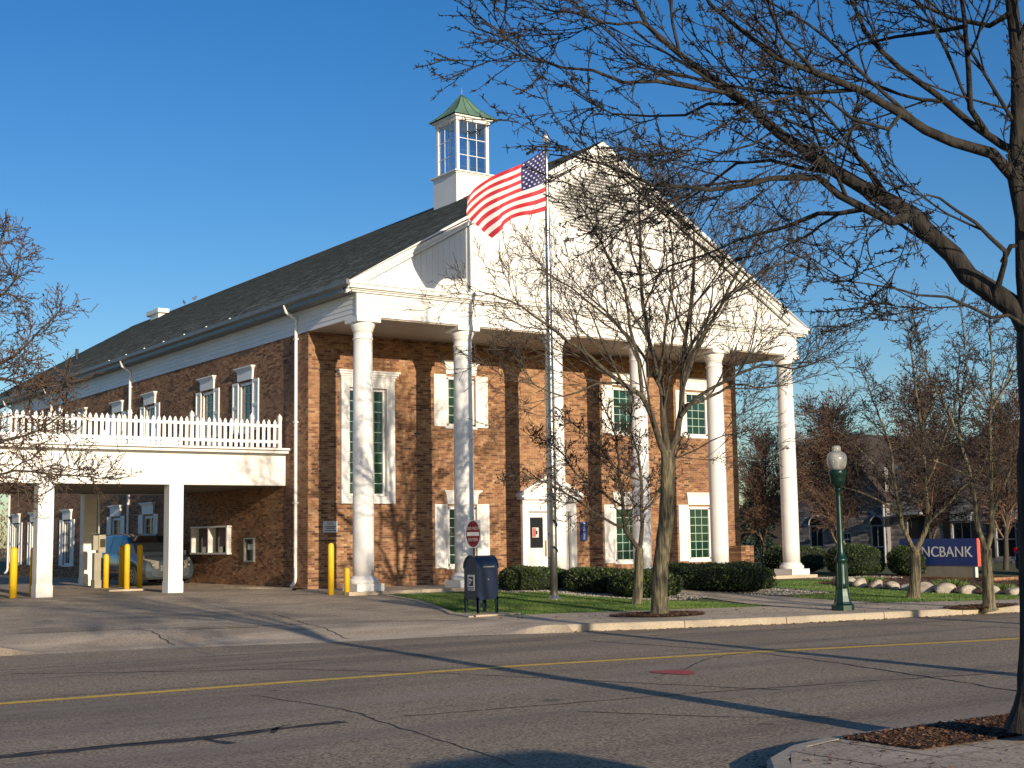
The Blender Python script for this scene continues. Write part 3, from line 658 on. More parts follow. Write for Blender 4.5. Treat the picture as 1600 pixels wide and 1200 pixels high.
crack([(-18, -21.3), (-15.1, -21.15), (-14, -21.2), (-13.1, -21.28), (-12.3, -21.1), (-11.7, -21.05)], 0.14, .07)
crack([(-18, -21.22), (-15.1, -21.05), (-14, -21.1), (-13.1, -21.15), (-12.4, -21.02)], 0.05, .06)
crack([(-13.3, -21.3), (-13.2, -21.75)], 0.12)
crack([(-12.6, -21.35), (-12.4, -21.0), (-12.2, -20.9)], 0.05)
crack([(-11.0, -21.1), (-9.73, -21.25), (-8.6, -21.4), (-7.34, -21.55), (-5.2, -21.95), (-2.66, -22.53), (2, -23.4)], 0.035)
crack([(-12.9, -13.2), (-11.2, -14.4), (-9.6, -15.3), (-8.2, -17.6), (-7.4, -19.6), (-6.4, -22.0)], 0.035)
crack([(-3.2, -14.2), (-2.9, -17.8), (-3.2, -19.5), (-3.8, -21.6), (-4.6, -24), (-5.1, -25.3)], 0.04, 0.09)
crack([(-16, -12.4), (-12.5, -12.5), (-9.5, -12.4), (-6, -12.9), (-3, -13.8), (3, -14.9), (12, -16.3)], 0.03)
crack([(-16, -14.1), (-12, -14.2), (-9, -14.35), (-6, -14.6)], 0.025)
crack([(-9.4, -22.0), (-8.6, -23.3), (-7.8, -24.0)], 0.03, 0.1)
crack([(-11.4, -18.2), (-11.2, -20.1), (-11.5, -21.9), (-11.9, -24.4)], 0.02, 0.08)
crack([(4, -15.2), (4.4, -17.4), (4.1, -20.1), (4.9, -23)], 0.035, 0.09)
crack([(-6.6, -19.9), (-5.4, -19.2), (-4.2, -18.3), (-3, -17.9)], 0.025, 0.07)
cr.build('crack_seal', M['crack'], road, kind='stuff')
mb = MB()
a = np.linspace(0, 2 * np.pi, 28, endpoint=False)
rr = 1 + 0.12 * np.sin(3 * a + 1) + RNG.uniform(-.06, .06, 28)
mb.poly([(-5.92 + .26 * math.cos(t) * q, -19.55 + .33 * math.sin(t) * q, ROAD_Z + .008) for t, q in zip(a, rr)])
mb.build('red_marking', M['redpaint'], kind='structure')
mb = MB()
mb.poly([(-8.3, -8.3, float(h(-8.3, -8.3)) + .022), (-7.0, -8.6, float(h(-7, -8.6)) + .022), (-6.95, -8.45, float(h(-6.95, -8.45)) + .022), (-8.25, -8.15, float(h(-8.25, -8.15)) + .022)])
mb.build('faded_lot_marking', mat('faded_yellow', (0.36, 0.24, 0.08), 0.85, 0.0, 9, col2=(0.24, 0.19, 0.13), contrast=(0.4, 0.6)), kind='structure')
# cracks in the driveway
cr = MB()
def hcrack(pts, wd, jit=0.05):
    P = []
    for a, b in zip(pts, pts[1:]):
        n = max(2, int(math.dist(a, b) / 0.15))
        for k in range(n):
            t = k / n
            P.append((a[0] + (b[0] - a[0]) * t + random.gauss(0, jit * .35), a[1] + (b[1] - a[1]) * t + random.gauss(0, jit * .35)))
    P = np.array(P)
    d = np.gradient(P, axis=0)
    d /= np.linalg.norm(d, axis=1, keepdims=True)
    n_ = np.stack([-d[:, 1], d[:, 0]], 1) * wd / 2
    A, B = P + n_, P - n_
    cr.grid(np.stack([np.c_[A, h(A[:, 0], A[:, 1]) + .02], np.c_[B, h(B[:, 0], B[:, 1]) + .02]], 1), smooth=False)
hcrack([(-12, -7.2), (-9, -7.6), (-6, -8.5), (-2.6, -9.5)], .03)
hcrack([(-9.2, -9.9), (-9.0, -7.7)], .02)
hcrack([(-6.2, -10.8), (-5.9, -8.6), (-5.1, -5)], .02)
hcrack([(-11.5, -3), (-8, -2.5), (-5, -3.2), (-2, -2.2)], .025, .1)
hcrack([(-6.5, 1.5), (-4.5, -1.5), (-3.2, -4.5), (-2.9, -7)], .02, .1)
cr.build('driveway_cracks', M['crack'], kind='stuff')

# porch slab
porch = link('porch_floor', None, kind='structure')
xs_ = np.linspace(-0.72, 17.45, 9)
for a, b in zip(xs_, xs_[1:]):
    MB().box(a + .006, b - .006, -0.5, 2.735, -0.35, 0.0).build('floor_slab', M['concrete'], porch)
# low gutter kerb along the side wall
mb = MB()
G = []
for y in np.linspace(3.0, 14, 24):
    x = -0.40 - 0.5 * sstep(3.2, 6.5, y)
    G.append([(x - .32, y, -.028), (x - .30, y, .03), (x - .12, y, .035), (-.34, y, .03)])
mb.grid(np.array(G), smooth=False)
mb.build('gutter_kerb', M['apron'], kind='structure')

# leaf litter and grit gathered along the kerbs
def f_kerb(n):
    x = RNG.uniform(-2, 20, n)
    return x, np.array([yf(v) for v in x]) - .01 - RNG.exponential(.10, n), np.full(n, ROAD_Z + .004)
def f_kerb2(n):
    x = RNG.uniform(-10.6, -2, n)
    return x, np.array([yn(v) for v in x]) + .02 + RNG.exponential(.10, n), np.full(n, ROAD_Z + .004)
lt = MB()
chips(lt, 1600, f_kerb, size=(.015, .05))
chips(lt, 900, f_kerb2, size=(.012, .04))
def f_walk(n):
    x = RNG.uniform(-2, 10, n)
    y = np.array([yf(v) for v in x]) + RNG.uniform(.2, 3.0, n)
    return x, y, h(x, y) + .018
chips(lt, 350, f_walk, size=(.02, .06))
def f_near(n):
    x = RNG.uniform(-10.6, -6, n)
    return x, np.array([yn(v) for v in x]) - .2 - RNG.exponential(.9, n), np.full(n, -.333)
chips(lt, 500, f_near, size=(.012, .04))
lt.build('leaf_litter', M['chip'], kind='stuff')

# ------------------------------------------------------------------ the bank building
SP = 3.344          # column spacing
WY = 2.744          # front wall
WX = -0.33          # left side wall
XR = 16.99          # right side wall
YE = 35.3           # far end of the side wall
RX = 8.36           # ridge
bank = thing('bank_building', 'long two storey brick bank with white columned portico, gabled pediment and grey shingle roof', 'building')

def clip_runs(a, b, holes):
    out = [(a, b)]
    for c, d in holes:
        nxt = []
        for p, q in out:
            if d <= p or c >= q:
                nxt.append((p, q))
            else:
                if c > p: nxt.append((p, c))
                if d < q: nxt.append((d, q))
        out = nxt
    return out

CH, BL = 0.0677, 0.2127
def courses(u0, u1, z0, z1, holes):
    """bricks of a wall as (u0, u1, z0, z1, full) with the openings left out"""
    res = []
    n = int((z1 - z0) / CH)
    for k in range(n):
        za, zb = z0 + k * CH + .009, z0 + (k + 1) * CH
        hs = [(hh[0], hh[1]) for hh in holes if hh[2] < zb - .01 and hh[3] > za + .01]
        u = u0 - (BL / 2 if k % 2 else 0)
        while u < u1:
            a, b = max(u, u0), min(u + BL - .0095, u1)
            for p, q in clip_runs(a, b, hs):
                if q - p > .02:
                    res.append((p, q, za, zb, abs(q - p - (BL - .0095)) < 1e-6))
            u += BL
    return res

def wall_plane(u0, u1, z0, z1, holes, f, name, parent, m, reveal=0.14, mrev=None):
    us = sorted({u0, u1, *[v for hh in holes for v in hh[:2]]})
    zs = sorted({z0, z1, *[v for hh in holes for v in hh[2:4]]})
    mb = MB(f)
    for a, b in zip(us, us[1:]):
        for c, d in zip(zs, zs[1:]):
            cu, cz = (a + b) / 2, (c + d) / 2
            if any(hh[0] < cu < hh[1] and hh[2] < cz < hh[3] for hh in holes):
                continue
            mb.add([(a, 0, c), (b, 0, c), (b, 0, d), (a, 0, d)], [(0, 1, 2, 3)])
    for (a, b, c, d) in [hh[:4] for hh in holes]:
        mb.add([(a, 0, c), (b, 0, c), (b, 0, d), (a, 0, d), (a, -reveal, c), (b, -reveal, c), (b, -reveal, d), (a, -reveal, d)],
               [(0, 1, 5, 4), (1, 2, 6, 5), (2, 3, 7, 6), (3, 0, 4, 7)])
    return mb.build(name, m, parent)

def brick_mesh_factory(f):
    ms = []
    for k in range(10):
        ms.append(MB(f).boxes([(0, BL - .0095, -.01, .008, 0, CH - .009)], tint=np.array([k / 9.])).mesh('brick', M['brick']))
    return ms

# frame functions: (u along the wall, v out of the wall, z) -> world
f_front = lambda V: np.stack([V[:, 0], WY - V[:, 1], V[:, 2]], 1)
f_side = lambda V: np.stack([WX - V[:, 1], V[:, 0], V[:, 2]], 1)
f_right = lambda V: np.stack([XR + V[:, 1], V[:, 0], V[:, 2]], 1)

FW = []      # front openings: centre, half width, z0, z1, cols, rows, shutters z0/z1
for c in (1.5, 3.5, 4.5):
    FW.append((c * SP - .02, .50, .56, 2.37, 3, 6, (.50, 2.47)))
for c in (1.5, 3.5, 4.5):
    FW.append((c * SP - .02, .50, 4.94, 6.46, 3, 5, (4.90, 6.54)))
front_holes = [(c - w_ - .03, c + w_ + .03, a - .03, b + .03) for c, w_, a, b, *_ in FW]
front_holes += [(.98, 2.25, 2.70, 5.96), (RX - 1.02, RX + 1.02, 0.0, 2.62)]
side_up = [7.2, 10.35, 15.9, 19.5, 30.7, 33.7]
side_lo = [15.9, 19.5, 25.75, 30.7, 33.7]
side_holes = [(c - .53, c + .53, 4.91, 6.49) for c in side_up] + [(c - .53, c + .53, .53, 2.40) for c in side_lo]
side_holes += [(23.5, 26.1, 4.91, 6.6), (8.3, 11.38, 1.06, 1.88), (6.46, 7.14, .80, 1.49)]

wall_plane(WX, XR, -.2, 7.62, front_holes, lambda V: np.stack([V[:, 0], WY + .004 - V[:, 1], V[:, 2]], 1), 'front_wall', bank, M['mortar'])
wall_plane(WY + .004, YE, -.2, 7.62, side_holes, lambda V: np.stack([WX + .004 - V[:, 1], V[:, 0], V[:, 2]], 1), 'side_wall', bank, M['mortar'])
MB().add([(XR, WY, -.2), (XR, YE, -.2), (XR, YE, 7.6), (XR, WY, 7.6)], [(0, 1, 2, 3)]).add([(WX, YE, -.2), (XR, YE, -.2), (XR, YE, 7.6), (WX, YE, 7.6)], [(0, 1, 2, 3)]).build('rear_wall', M['mortar'], bank)

def tints(n):
    t = RNG.beta(2.6, 1.9, n)
    dk = RNG.random(n) < .14
    t[dk] = RNG.uniform(0, .25, dk.sum())
    return t
BR = courses(WX, XR, 0.0, 7.6, front_holes)
ms = brick_mesh_factory(None)
single, rest = [], []
for b in BR:
    (single if (b[4] and b[0] < 1.35 and 0.2 < b[2] < 4.4) else rest).append(b)
single.sort(key=lambda b: (b[2] - 1.3) ** 2 + (b[0]) ** 2 * 2)
rest += single[300:]
single = single[:300]
for b in single:
    o = link('brick', ms[min(9, int(tints(1)[0] * 10))], bank, loc=(b[0], WY, b[2]))
    o.scale = (1, 1, 1)
B = np.array([(b[0], b[1], WY - .008, WY + .01, b[2], b[3]) for b in rest])
MB().boxes(B, tint=tints(len(B)), drop_back='y1').build('front_brick_courses', M['brick'], bank, kind='stuff')
BS = courses(WY + .012, YE, 0.0, 7.6, side_holes)
B = np.array([(WX - .008, WX + .01, b[0], b[1], b[2], b[3]) for b in BS])
MB().boxes(B, tint=tints(len(B)), drop_back='x1').build('side_brick_courses', M['brick'], bank, kind='stuff')
BS = courses(WY + .012, 8, 0.0, 7.6, [])
B = np.array([(XR - .01, XR + .008, b[0], b[1], b[2], b[3]) for b in BS])
MB().boxes(B, tint=tints(len(B)), drop_back='x0').build('right_brick_courses', M['brick'], bank, kind='stuff')
# soldier courses under the ground floor windows
for c in (1.5, 3.5, 4.5):
    us = np.arange(c * SP - .66, c * SP + .60, .0677)
    for k, u in enumerate(us):
        MB().box(u + .004, u + .063, WY - .020, WY + .0, .27, .455, tint=random.random()).build('sill_brick', M['brick'], bank)

def window(f, c, w_, z0, z1, cols, rows, sh=None, lintel=True, far=False, sw=.46):
    """frame part with panes, muntins, sill, shutters and lintel as its children"""
    mb = MB(f)
    t = .055
    for a, b, p, q in ((c - w_ - .02, c - w_ + t, z0, z1), (c + w_ - t, c + w_ + .02, z0, z1)):
        mb.box(a, b, -.10, -.012, p, q)
    mb.box(c - w_ - .02, c + w_ + .02, -.10, -.012, z1 - t, z1 + .03)
    mb.box(c - w_ - .02, c + w_ + .02, -.10, -.012, z0 - .03, z0 + t)
    fr = mb.build('window', M['white'], bank)
    MB(f).box(c - w_ - .09, c + w_ + .09, -.02, .05, z0 - .10, z0 - .032).build('sill', M['white'], fr)
    gx0, gx1, gz0, gz1 = c - w_ + t, c + w_ - t, z0 + t, z1 - t
    pw, ph = (gx1 - gx0) / cols, (gz1 - gz0) / rows
    pm = None
    for i in range(cols):
        for j in range(rows):
            dv = random.uniform(-.0028, .0028)
            a, b = gx0 + i * pw, gx0 + (i + 1) * pw
            e, g_ = gz0 + j * ph, gz0 + (j + 1) * ph
            MB(f).add([(a, -.075 + dv, e), (b, -.075 - dv, e), (b, -.075 - dv * .4, g_), (a, -.075 + dv, g_)], [(0, 1, 2, 3)]).build('pane', M['glass_green'], fr)
    mb = MB(f)
    for i in range(1, cols):
        mb.box(gx0 + i * pw - .009, gx0 + i * pw + .009, -.072, -.058, gz0, gz1)
    for j in range(1, rows):
        mb.box(gx0, gx1, -.0715, -.0585, gz0 + j * ph - .009, gz0 + j * ph + .009)
    mb.build('glazing_bar', M['muntin'], fr)
    if sh:
        for s_ in (-1, 1):
            a, b = (c - w_ - .05 - sw, c - w_ - .05) if s_ < 0 else (c + w_ + .05, c + w_ + .05 + sw)
            mb = MB(f)
            zt, zb = sh[1], sh[0]
            mb.box(a, b, .012, .030, zb, zt)
            for p, q in ((a, a + .06), (b - .06, b)):
                mb.box(p, q, .031, .052, zb, zt)
            for p, q in ((zb, zb + .12), ((zb + zt) / 2 - .05, (zb + zt) / 2 + .05), (zt - .09, zt)):
                mb.box(a + .061, b - .061, .031, .050, p, q)
            mb.build('shutter', M['white'], fr)
    if lintel:
        zl = z1 + .10
        hh = .43
        mb = MB(f)
        mb.prism([(c - w_ - .06, .0, zl), (c + w_ + .06, .0, zl), (c + w_ + .10, .0, zl + hh - .12), (c - w_ - .10, .0, zl + hh - .12)], (0, .07, 0))
        for k, (e, pr, a_, b_) in enumerate(((.12, .09, -.12, -.08), (.16, .125, -.08, -.04), (.20, .16, -.04, 0))):
            mb.box(c - w_ - e, c + w_ + e, .0, pr, zl + hh + a_, zl + hh + b_ - .001)
        mb.build('lintel', M['white'], fr)
    return fr
for c, w_, a, b, cl, rw, sh in FW:
    window(f_front, c, w_, a, b, cl, rw, sh)
for c in side_up:
    window(f_side, c, .5, 4.94, 6.46, 3, 5, (4.90, 6.54))
for c in side_lo:
    window(f_side, c, .5, .56, 2.37, 3, 6, (.50, 2.47))
window(f_side, 24.8, 1.27, 4.94, 6.57, 6, 5, None)

# the tall window by the first column, with its surround
fr = None
mb = MB(f_front)
mb.box(.98, 1.05, -.10, -.012, 2.70, 5.96); mb.box(2.18, 2.25, -.10, -.012, 2.70, 5.96)
mb.box(1.051, 2.179, -.10, -.013, 2.70, 2.78); mb.box(1.051, 2.179, -.10, -.013, 5.88, 5.96)
fr = mb.build('window', M['white'], bank, label='tall stair window in a white surround')
for i in range(4):
    for j in range(10):
        a, b = 1.05 + i * .2825, 1.05 + (i + 1) * .2825
        e, g_ = 2.78 + j * .31, 2.78 + (j + 1) * .31
        dv = random.uniform(-.0028, .0028)
        MB(f_front).add([(a, -.075 + dv, e), (b, -.075 - dv, e), (b, -.075, g_), (a, -.075 + dv, g_)], [(0, 1, 2, 3)]).build('pane', M['glass_green'], fr)
mb = MB(f_front)
for i in range(1, 4):
    mb.box(1.05 + i * .2825 - .009, 1.05 + i * .2825 + .009, -.072, -.058, 2.78, 5.88)
for j in range(1, 10):
    mb.box(1.05, 2.18, -.0715, -.0585, 2.78 + j * .31 - .009, 2.78 + j * .31 + .009)
mb.build('glazing_bar', M['muntin'], fr)
mb = MB(f_front)
mb.box(.70, .975, .0, .13, 2.48, 6.20); mb.box(2.255, 2.53, .0, .13, 2.48, 6.20)
mb.box(.976, 2.254, .0, .128, 2.48, 2.695); mb.box(.976, 2.254, .0, .128, 5.965, 6.20)
mb.box(1.0, 2.23, .129, .145, 2.55, 2.63)
for k, (e, pr, a_, b_) in enumerate(((0, .14, 6.20, 6.30), (.04, .17, 6.30, 6.36), (.09, .21, 6.36, 6.43), (.13, .25, 6.43, 6.48))):
    mb.box(.69 - e, 2.54 + e, .0, pr, a_ + .001, b_)
mb.build('surround', M['white'], fr)

# entrance: double door under a small pediment
D0 = RX
mb = MB(f_front)
mb.box(D0 - 1.09, D0 - .86, -.02, .10, 0, 2.50); mb.box(D0 + .86, D0 + 1.09, -.02, .10, 0, 2.50)
mb.box(D0 - .859, D0 + .859, -.02, .098, 2.24, 2.50)
mb.box(D0 - 1.12, D0 + 1.12, .0, .14, 2.501, 2.62)
mb.box(D0 - 1.26, D0 + 1.26, .0, .26, 2.621, 2.70)
mb.prism([(D0 - 1.18, 0, 2.701), (D0 + 1.18, 0, 2.701), (D0, 0, 3.36)], (0, .12, 0))
for s_ in (-1, 1):
    mb.prism([(D0 + s_ * 1.30, 0, 2.705), (D0 + s_ * 1.30, 0, 2.80), (D0, 0, 3.52), (D0, 0, 3.40)], (0, .24, 0))
ent = mb.build('door_surround', M['white'], bank)
for s_ in (-1, 1):
    a, b = (D0 - .86, D0 - .005) if s_ < 0 else (D0 + .005, D0 + .86)
    mb = MB(f_front)
    mb.box(a, b, -.10, -.06, .02, .90); mb.box(a, a + .16, -.10, -.06, .901, 2.235); mb.box(b - .17, b, -.10, -.06, .901, 2.235)
    mb.box(a + .161, b - .171, -.10, -.06, 2.05, 2.235); mb.box(a + .161, b - .171, -.10, -.06, .901, 1.06)
    for k in range(2):
        x_ = a + .14 + k * .30
        mb.box(x_, x_ + .26, -.06, -.045, .14, .80)
    dr = mb.build('door', M['white'], bank)
    MB(f_front).add([(a + .16, -.08, 1.06), (b - .17, -.08, 1.06), (b - .17, -.08, 2.05), (a + .16, -.08, 2.05)], [(0, 1, 2, 3)]).build('door_glass', M['glass_dark'], dr)
    MB(f_front).box(b - .11 if s_ < 0 else a + .03, b - .04 if s_ < 0 else a + .10, -.059, -.05, .78, 1.30).build('push_plate', M['brass'], dr)
    if s_ < 0:
        mb = MB(f_front)
        mb.box(a + .27, a + .52, -.078, -.075, 1.40, 1.72)
        nt_ = mb.build('door_notice', M['signwhite'], dr)
        MB(f_front).box(a + .28, a + .41, -.0745, -.073, 1.42, 1.70).build('notice_print', M['pinkred'], dr)
        MB(f_front).box(a + .40, a + .47, -.0725, -.071, 1.50, 1.62).build('notice_mark', M['black'], dr)
text('5', .17, (D0 - .42, WY - .103, 2.37), (R(90), 0, 0), M['black'], ent, 'house_number')

# drive-up window and night drop in the side wall
mb = MB(f_side)
for u in (8.3, 9.84, 11.30):
    mb.box(u, u + .08, -.12, .16, 1.06, 1.88)
mb.box(8.25, 11.43, -.01, .17, 1.881, 1.93); mb.box(8.25, 11.43, -.01, .17, 1.0, 1.059)
du = mb.build('drive_up_window', M['white'], bank)
for a, b in ((8.38, 9.84), (9.92, 11.30)):
    MB(f_side).add([(a, -.10, 1.06), (b, -.10, 1.06), (b, -.10, 1.88), (a, -.10, 1.88)], [(0, 1, 2, 3)]).build('pane', M['glass_dark'], du)
    MB(f_side).box(a + .05, b - .35, -.095, -.085, 1.25, 1.86).build('blind', M['blind'], du)
    MB(f_side).box(a + .10, a + .42, -.07, -.05, 1.2, 1.55).build('notice', M['signwhite'], du)
mb = MB(f_side)
mb.box(6.42, 6.48, -.1, .07, .76, 1.52); mb.box(7.12, 7.18, -.1, .07, .76, 1.52); mb.box(6.481, 7.119, -.1, .069, .76, .81); mb.box(6.481, 7.119, -.1, .069, 1.48, 1.52)
nd = mb.build('night_drop', M['metal'], bank)
MB(f_side).box(6.481, 7.119, -.09, -.07, .811, 1.479).build('panel', M['black'], nd)
MB(f_side).box(6.6, 7.0, -.069, .0, 1.15, 1.32).build('hopper', M['metal'], nd)

# columns
HB = 7.454
col_root0 = None
for k in range(6):
    x = k * SP - (0.02 if k in (1, 2) else 0)
    prof = [(.292, .41), (.292, .9), (.291, 2.4), (.286, 3.8), (.279, 5.2), (.270, 6.4), (.264, 6.98)]
    c_ = MB().lathe(prof, (0, 0, 0), 40).build('column', M['column'], bank, loc=(x, 0, 0))
    MB().box(-.4225, .4225, -.4225, .4225, .002, .20).build('plinth', M['white'], c_)
    MB().lathe([(.395, .2), (.41, .23), (.415, .27), (.40, .32), (.355, .345), (.345, .36), (.345, .375), (.31, .405), (.293, .425)], n=40).build('base', M['white'], c_)
    MB().lathe([(.265, 6.98), (.285, 6.985), (.290, 7.01), (.285, 7.03), (.266, 7.04), (.266, 7.20), (.285, 7.21), (.29, 7.235), (.30, 7.28), (.335, 7.35), (.345, 7.40), (.34, 7.45)], n=40).build('capital', M['white'], c_)
    MB().box(-.375, .375, -.372, .372, 7.451, 7.60).build('abacus', M['white'], c_)

# entablature with lapped boards on its front and sides
ZB, ZT = 7.601, 8.26
ent_ = MB()
ent_.box(WX + .02, XR - .02, -.29, .29, ZB, ZT)
ent_.box(WX + .02, WX + .5, .291, WY - .02, ZB, ZT)
ent_.box(XR - .5, XR - .02, .291, WY - .02, ZB, ZT)
enta = ent_.build('entablature', M['white'], bank)
nb = 5
bh = (ZT - ZB) / nb
for k in range(nb):
    z0 = ZB + k * bh
    MB().add([(WX - .028, -.338, z0), (XR + .028, -.338, z0), (XR + .015, -.322, z0 + bh), (WX - .015, -.322, z0 + bh), (WX, -.28, z0), (XR, -.28, z0), (XR, -.28, z0 + bh), (WX, -.28, z0 + bh)],
             [(0, 1, 2, 3), (0, 4, 5, 1), (2, 6, 7, 3), (0, 3, 7, 4), (1, 5, 6, 2)]).build('siding_board', M['white'], enta)
for s_, xx in ((-1, WX), (1, XR)):
    for k in range(nb):
        z0 = 7.57 + k * .138
        MB().add([(xx + s_ * .030, -.27, z0), (xx + s_ * .030, YE, z0), (xx + s_ * .012, YE, z0 + .137), (xx + s_ * .012, -.27, z0 + .137), (xx - s_ * .02, -.27, z0), (xx - s_ * .02, YE, z0)],
                 [(0, 1, 2, 3), (0, 4, 5, 1)]).build('siding_board', M['white'], enta)
    MB().box(*sorted((xx + s_ * .031, xx + s_ * .046)), -.340, -.262, ZB, ZT).build('corner_board', M['white'], enta)
mb = MB()
mb.box(WX + .01, XR - .01, -.1, WY - .01, 7.585, 7.60)
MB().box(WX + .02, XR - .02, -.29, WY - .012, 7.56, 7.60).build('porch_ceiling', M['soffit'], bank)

# cornice, soffit, gutter
EZ = 8.542
OX = -.725
OY = -.58
SL = (13.87 - EZ) / (RX - OX)
mb = MB()
for a, b, p in ((8.261, 8.31, .40), (8.311, 8.35, .46), (8.351, 8.46, .54), (8.461, 8.54, .58)):
    mb.box(OX + (.58 - p), 2 * RX - OX - (.58 - p), -p, -.2, a, b)
mb.build('cornice', M['white'], bank)
for s_ in (-1, 1):
    xo = OX if s_ < 0 else 2 * RX - OX
    xi = WX + .02 if s_ < 0 else XR - .02
    a, b = sorted((xo, xi))
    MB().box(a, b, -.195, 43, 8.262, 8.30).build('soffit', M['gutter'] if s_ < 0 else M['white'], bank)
    a, b = (xo - .10, xo - .002) if s_ < 0 else (xo + .002, xo + .10)
    pr = [(a, -.57, 8.42), (a - .0, -.57, 8.55), (b, -.57, 8.55), (b, -.57, 8.40)]
    MB().prism([(a, -.575, 8.44), (a, -.575, 8.56), (b, -.575, 8.56), (b, -.575, 8.38)], (0, 43.5, 0)).build('gutter', M['gutter'], bank)
    MB().box(*sorted((xo, xo + s_ * -.02)), -.18, 43, 8.301, 8.535).build('fascia', M['gutter'], bank)

# roof: sheathing, lapped shingle courses, ridge cap
YR = 43.0
mb = MB()
for s_ in (-1, 1):
    xo = OX if s_ < 0 else 2 * RX - OX
    mb.add([(xo, OY + .02, EZ), (xo, YR, EZ), (RX, YR, 13.87), (RX, OY + .02, 13.87)], [(0, 1, 2, 3)])
roof = mb.build('roof', M['shingle'], bank)
ncs = 74
Ls = math.hypot(RX - OX, 13.87 - EZ)
nx_, nz_ = -(13.87 - EZ) / Ls, (RX - OX) / Ls
V, F, T = [], [], []
for k in range(ncs):
    t0, t1 = k / ncs, (k + 1) / ncs
    x0, z0, x1, z1 = OX + (RX - OX) * t0, EZ + (13.87 - EZ) * t0, OX + (RX - OX) * t1, EZ + (13.87 - EZ) * t1
    y = OY + .0
    off = random.uniform(0, .3)
    cuts = [y]
    while y < YR:
        y += random.uniform(.25, .42) if k else .33
        cuts.append(min(y, YR))
    for a, b in zip(cuts, cuts[1:]):
        th = .016 + random.uniform(0, .010)
        i = len(V)
        V += [(x0 + nx_ * th, a, z0 + nz_ * th), (x0 + nx_ * th, b, z0 + nz_ * th), (x1 + nx_ * .004, b, z1 + nz_ * .004), (x1 + nx_ * .004, a, z1 + nz_ * .004), (x0, a, z0), (x0, b, z0)]
        F += [(i, i + 1, i + 2, i + 3), (i + 4, i + 5, i + 1, i)]
        q = random.random()
        T += [q, q * .5]
MB().add(V, F, tint=np.array(T)).build('shingle_courses', M['shingle'], roof, kind='stuff')
MB().prism([(RX - .17, OY, 13.80), (RX, OY, 13.905), (RX + .17, OY, 13.80), (RX, OY, 13.86)], (0, YR - OY, 0)).build('ridge_cap', M['shingle'], roof)
mb = MB()
for s_ in (-1, 1):
    xo = OX if s_ < 0 else 2 * RX - OX
    mb.add([(xo, YE + .3, EZ), (2 * RX - xo, YE + .3, EZ), (RX, YE + .3, 13.8)], [(0, 1, 2)])
mb.build('rear_gable', M['white'], bank)
for xx in (0.3, 16.4):
    MB().lathe([(.29, 0), (.27, 8.26)], (xx, 42.3, -.02), 20).build('rear_column', M['white'], bank)

# pediment: raking cornice, boarded face, louvre
ped = None
mb = MB()
for s_ in (-1, 1):
    xo = OX if s_ < 0 else 2 * RX - OX
    for (dz0, dz1, yy, yb_) in ((-.02, -.24, OY, -.30), (-.241, -.36, OY + .10, -.30), (-.361, -.43, OY + .18, -.30)):
        za, zb = EZ + .02, 13.87 + .02
        mb.prism([(xo, yy, za + dz0), (RX, yy, zb + dz0), (RX, yy, zb + dz1), (xo + s_ * (dz1 / SL) * 0, yy, za + dz1 if False else max(za + dz1, 8.541))], (0, yb_ - yy, 0))
ped = mb.build('pediment', M['white'], bank)
def ztop(x): return 13.87 - abs(x - RX) * SL - .30
x = OX + .35
bw = .195
while x < 2 * RX - OX - .35:
    a, b = x, min(x + bw - .006, 2 * RX - OX - .35)
    pts = [(a, -.255, 8.541), (b, -.255, 8.541), (b, -.255, max(ztop(b), 8.56))]
    if a < RX < b:
        pts.append((RX, -.255, ztop(RX)))
    pts.append((a, -.255, max(ztop(a), 8.56)))
    MB().prism(pts, (0, .03, 0)).build('board', M['white'], ped)
    x += bw
MB().add([(OX + .4, -.222, 8.54), (2 * RX - OX - .4, -.222, 8.54), (RX, -.222, 13.7)], [(0, 1, 2)]).build('backing', M['gutter'], ped)
# louvre: a kite of slats under the apex
LZ0, LZ1, LW = 10.95, 13.12, 1.95
mb = MB()
def lw(z):
    t = (z - LZ0) / (LZ1 - LZ0)
    return min((LZ1 - z) / SL, LW) if t > .40 else LW * (.30 + .70 * (max(t, 0) / .40) ** .6)
for k, z in enumerate(np.arange(LZ0 + .02, LZ1 - .08, .10)):
    q = max(lw(z + .04), .05)
    MB().add([(RX - q, -.262, z + .055), (RX + q, -.262, z + .055), (RX + q, -.33, z), (RX - q, -.33, z), (RX - q, -.262, z - .012), (RX + q, -.262, z - .012)],
             [(0, 1, 2, 3), (3, 2, 5, 4)]).build('louvre_slat', M['white'], ped)
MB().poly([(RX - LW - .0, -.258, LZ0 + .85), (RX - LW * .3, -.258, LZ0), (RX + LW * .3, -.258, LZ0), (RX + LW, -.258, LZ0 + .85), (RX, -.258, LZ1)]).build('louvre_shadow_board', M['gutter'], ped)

# cupola on the ridge
CX, CY = RX, 7.68
cup = MB().box(CX - .78, CX + .78, CY - .78, CY + .78, 13.1, 14.50)
cup.box(CX - .82, CX + .82, CY - .82, CY + .82, 14.501, 14.55)
cup = cup.build('cupola', M['white'], bank)
mb = MB()
for i, (e0, e1, a, b) in enumerate(((.88, .82, 14.551, 14.60),)):
    mb.box(CX - e0, CX + e0, CY - e0, CY + e0, a, b)
mb.build('ledge', M['white'], cup)
q = .70
for sx in (-1, 1):
    for sy in (-1, 1):
        MB().box(*sorted((CX + sx * q, CX + sx * (q - .12))), *sorted((CY + sy * q, CY + sy * (q - .12))), 14.601, 16.50).build('corner_post', M['white'], cup)
mb = MB()
mb.box(CX - .74, CX + .74, CY - .74, CY + .74, 16.501, 16.62); mb.box(CX - .82, CX + .82, CY - .82, CY + .82, 16.621, 16.69)
mb.build('cornice', M['white'], cup)
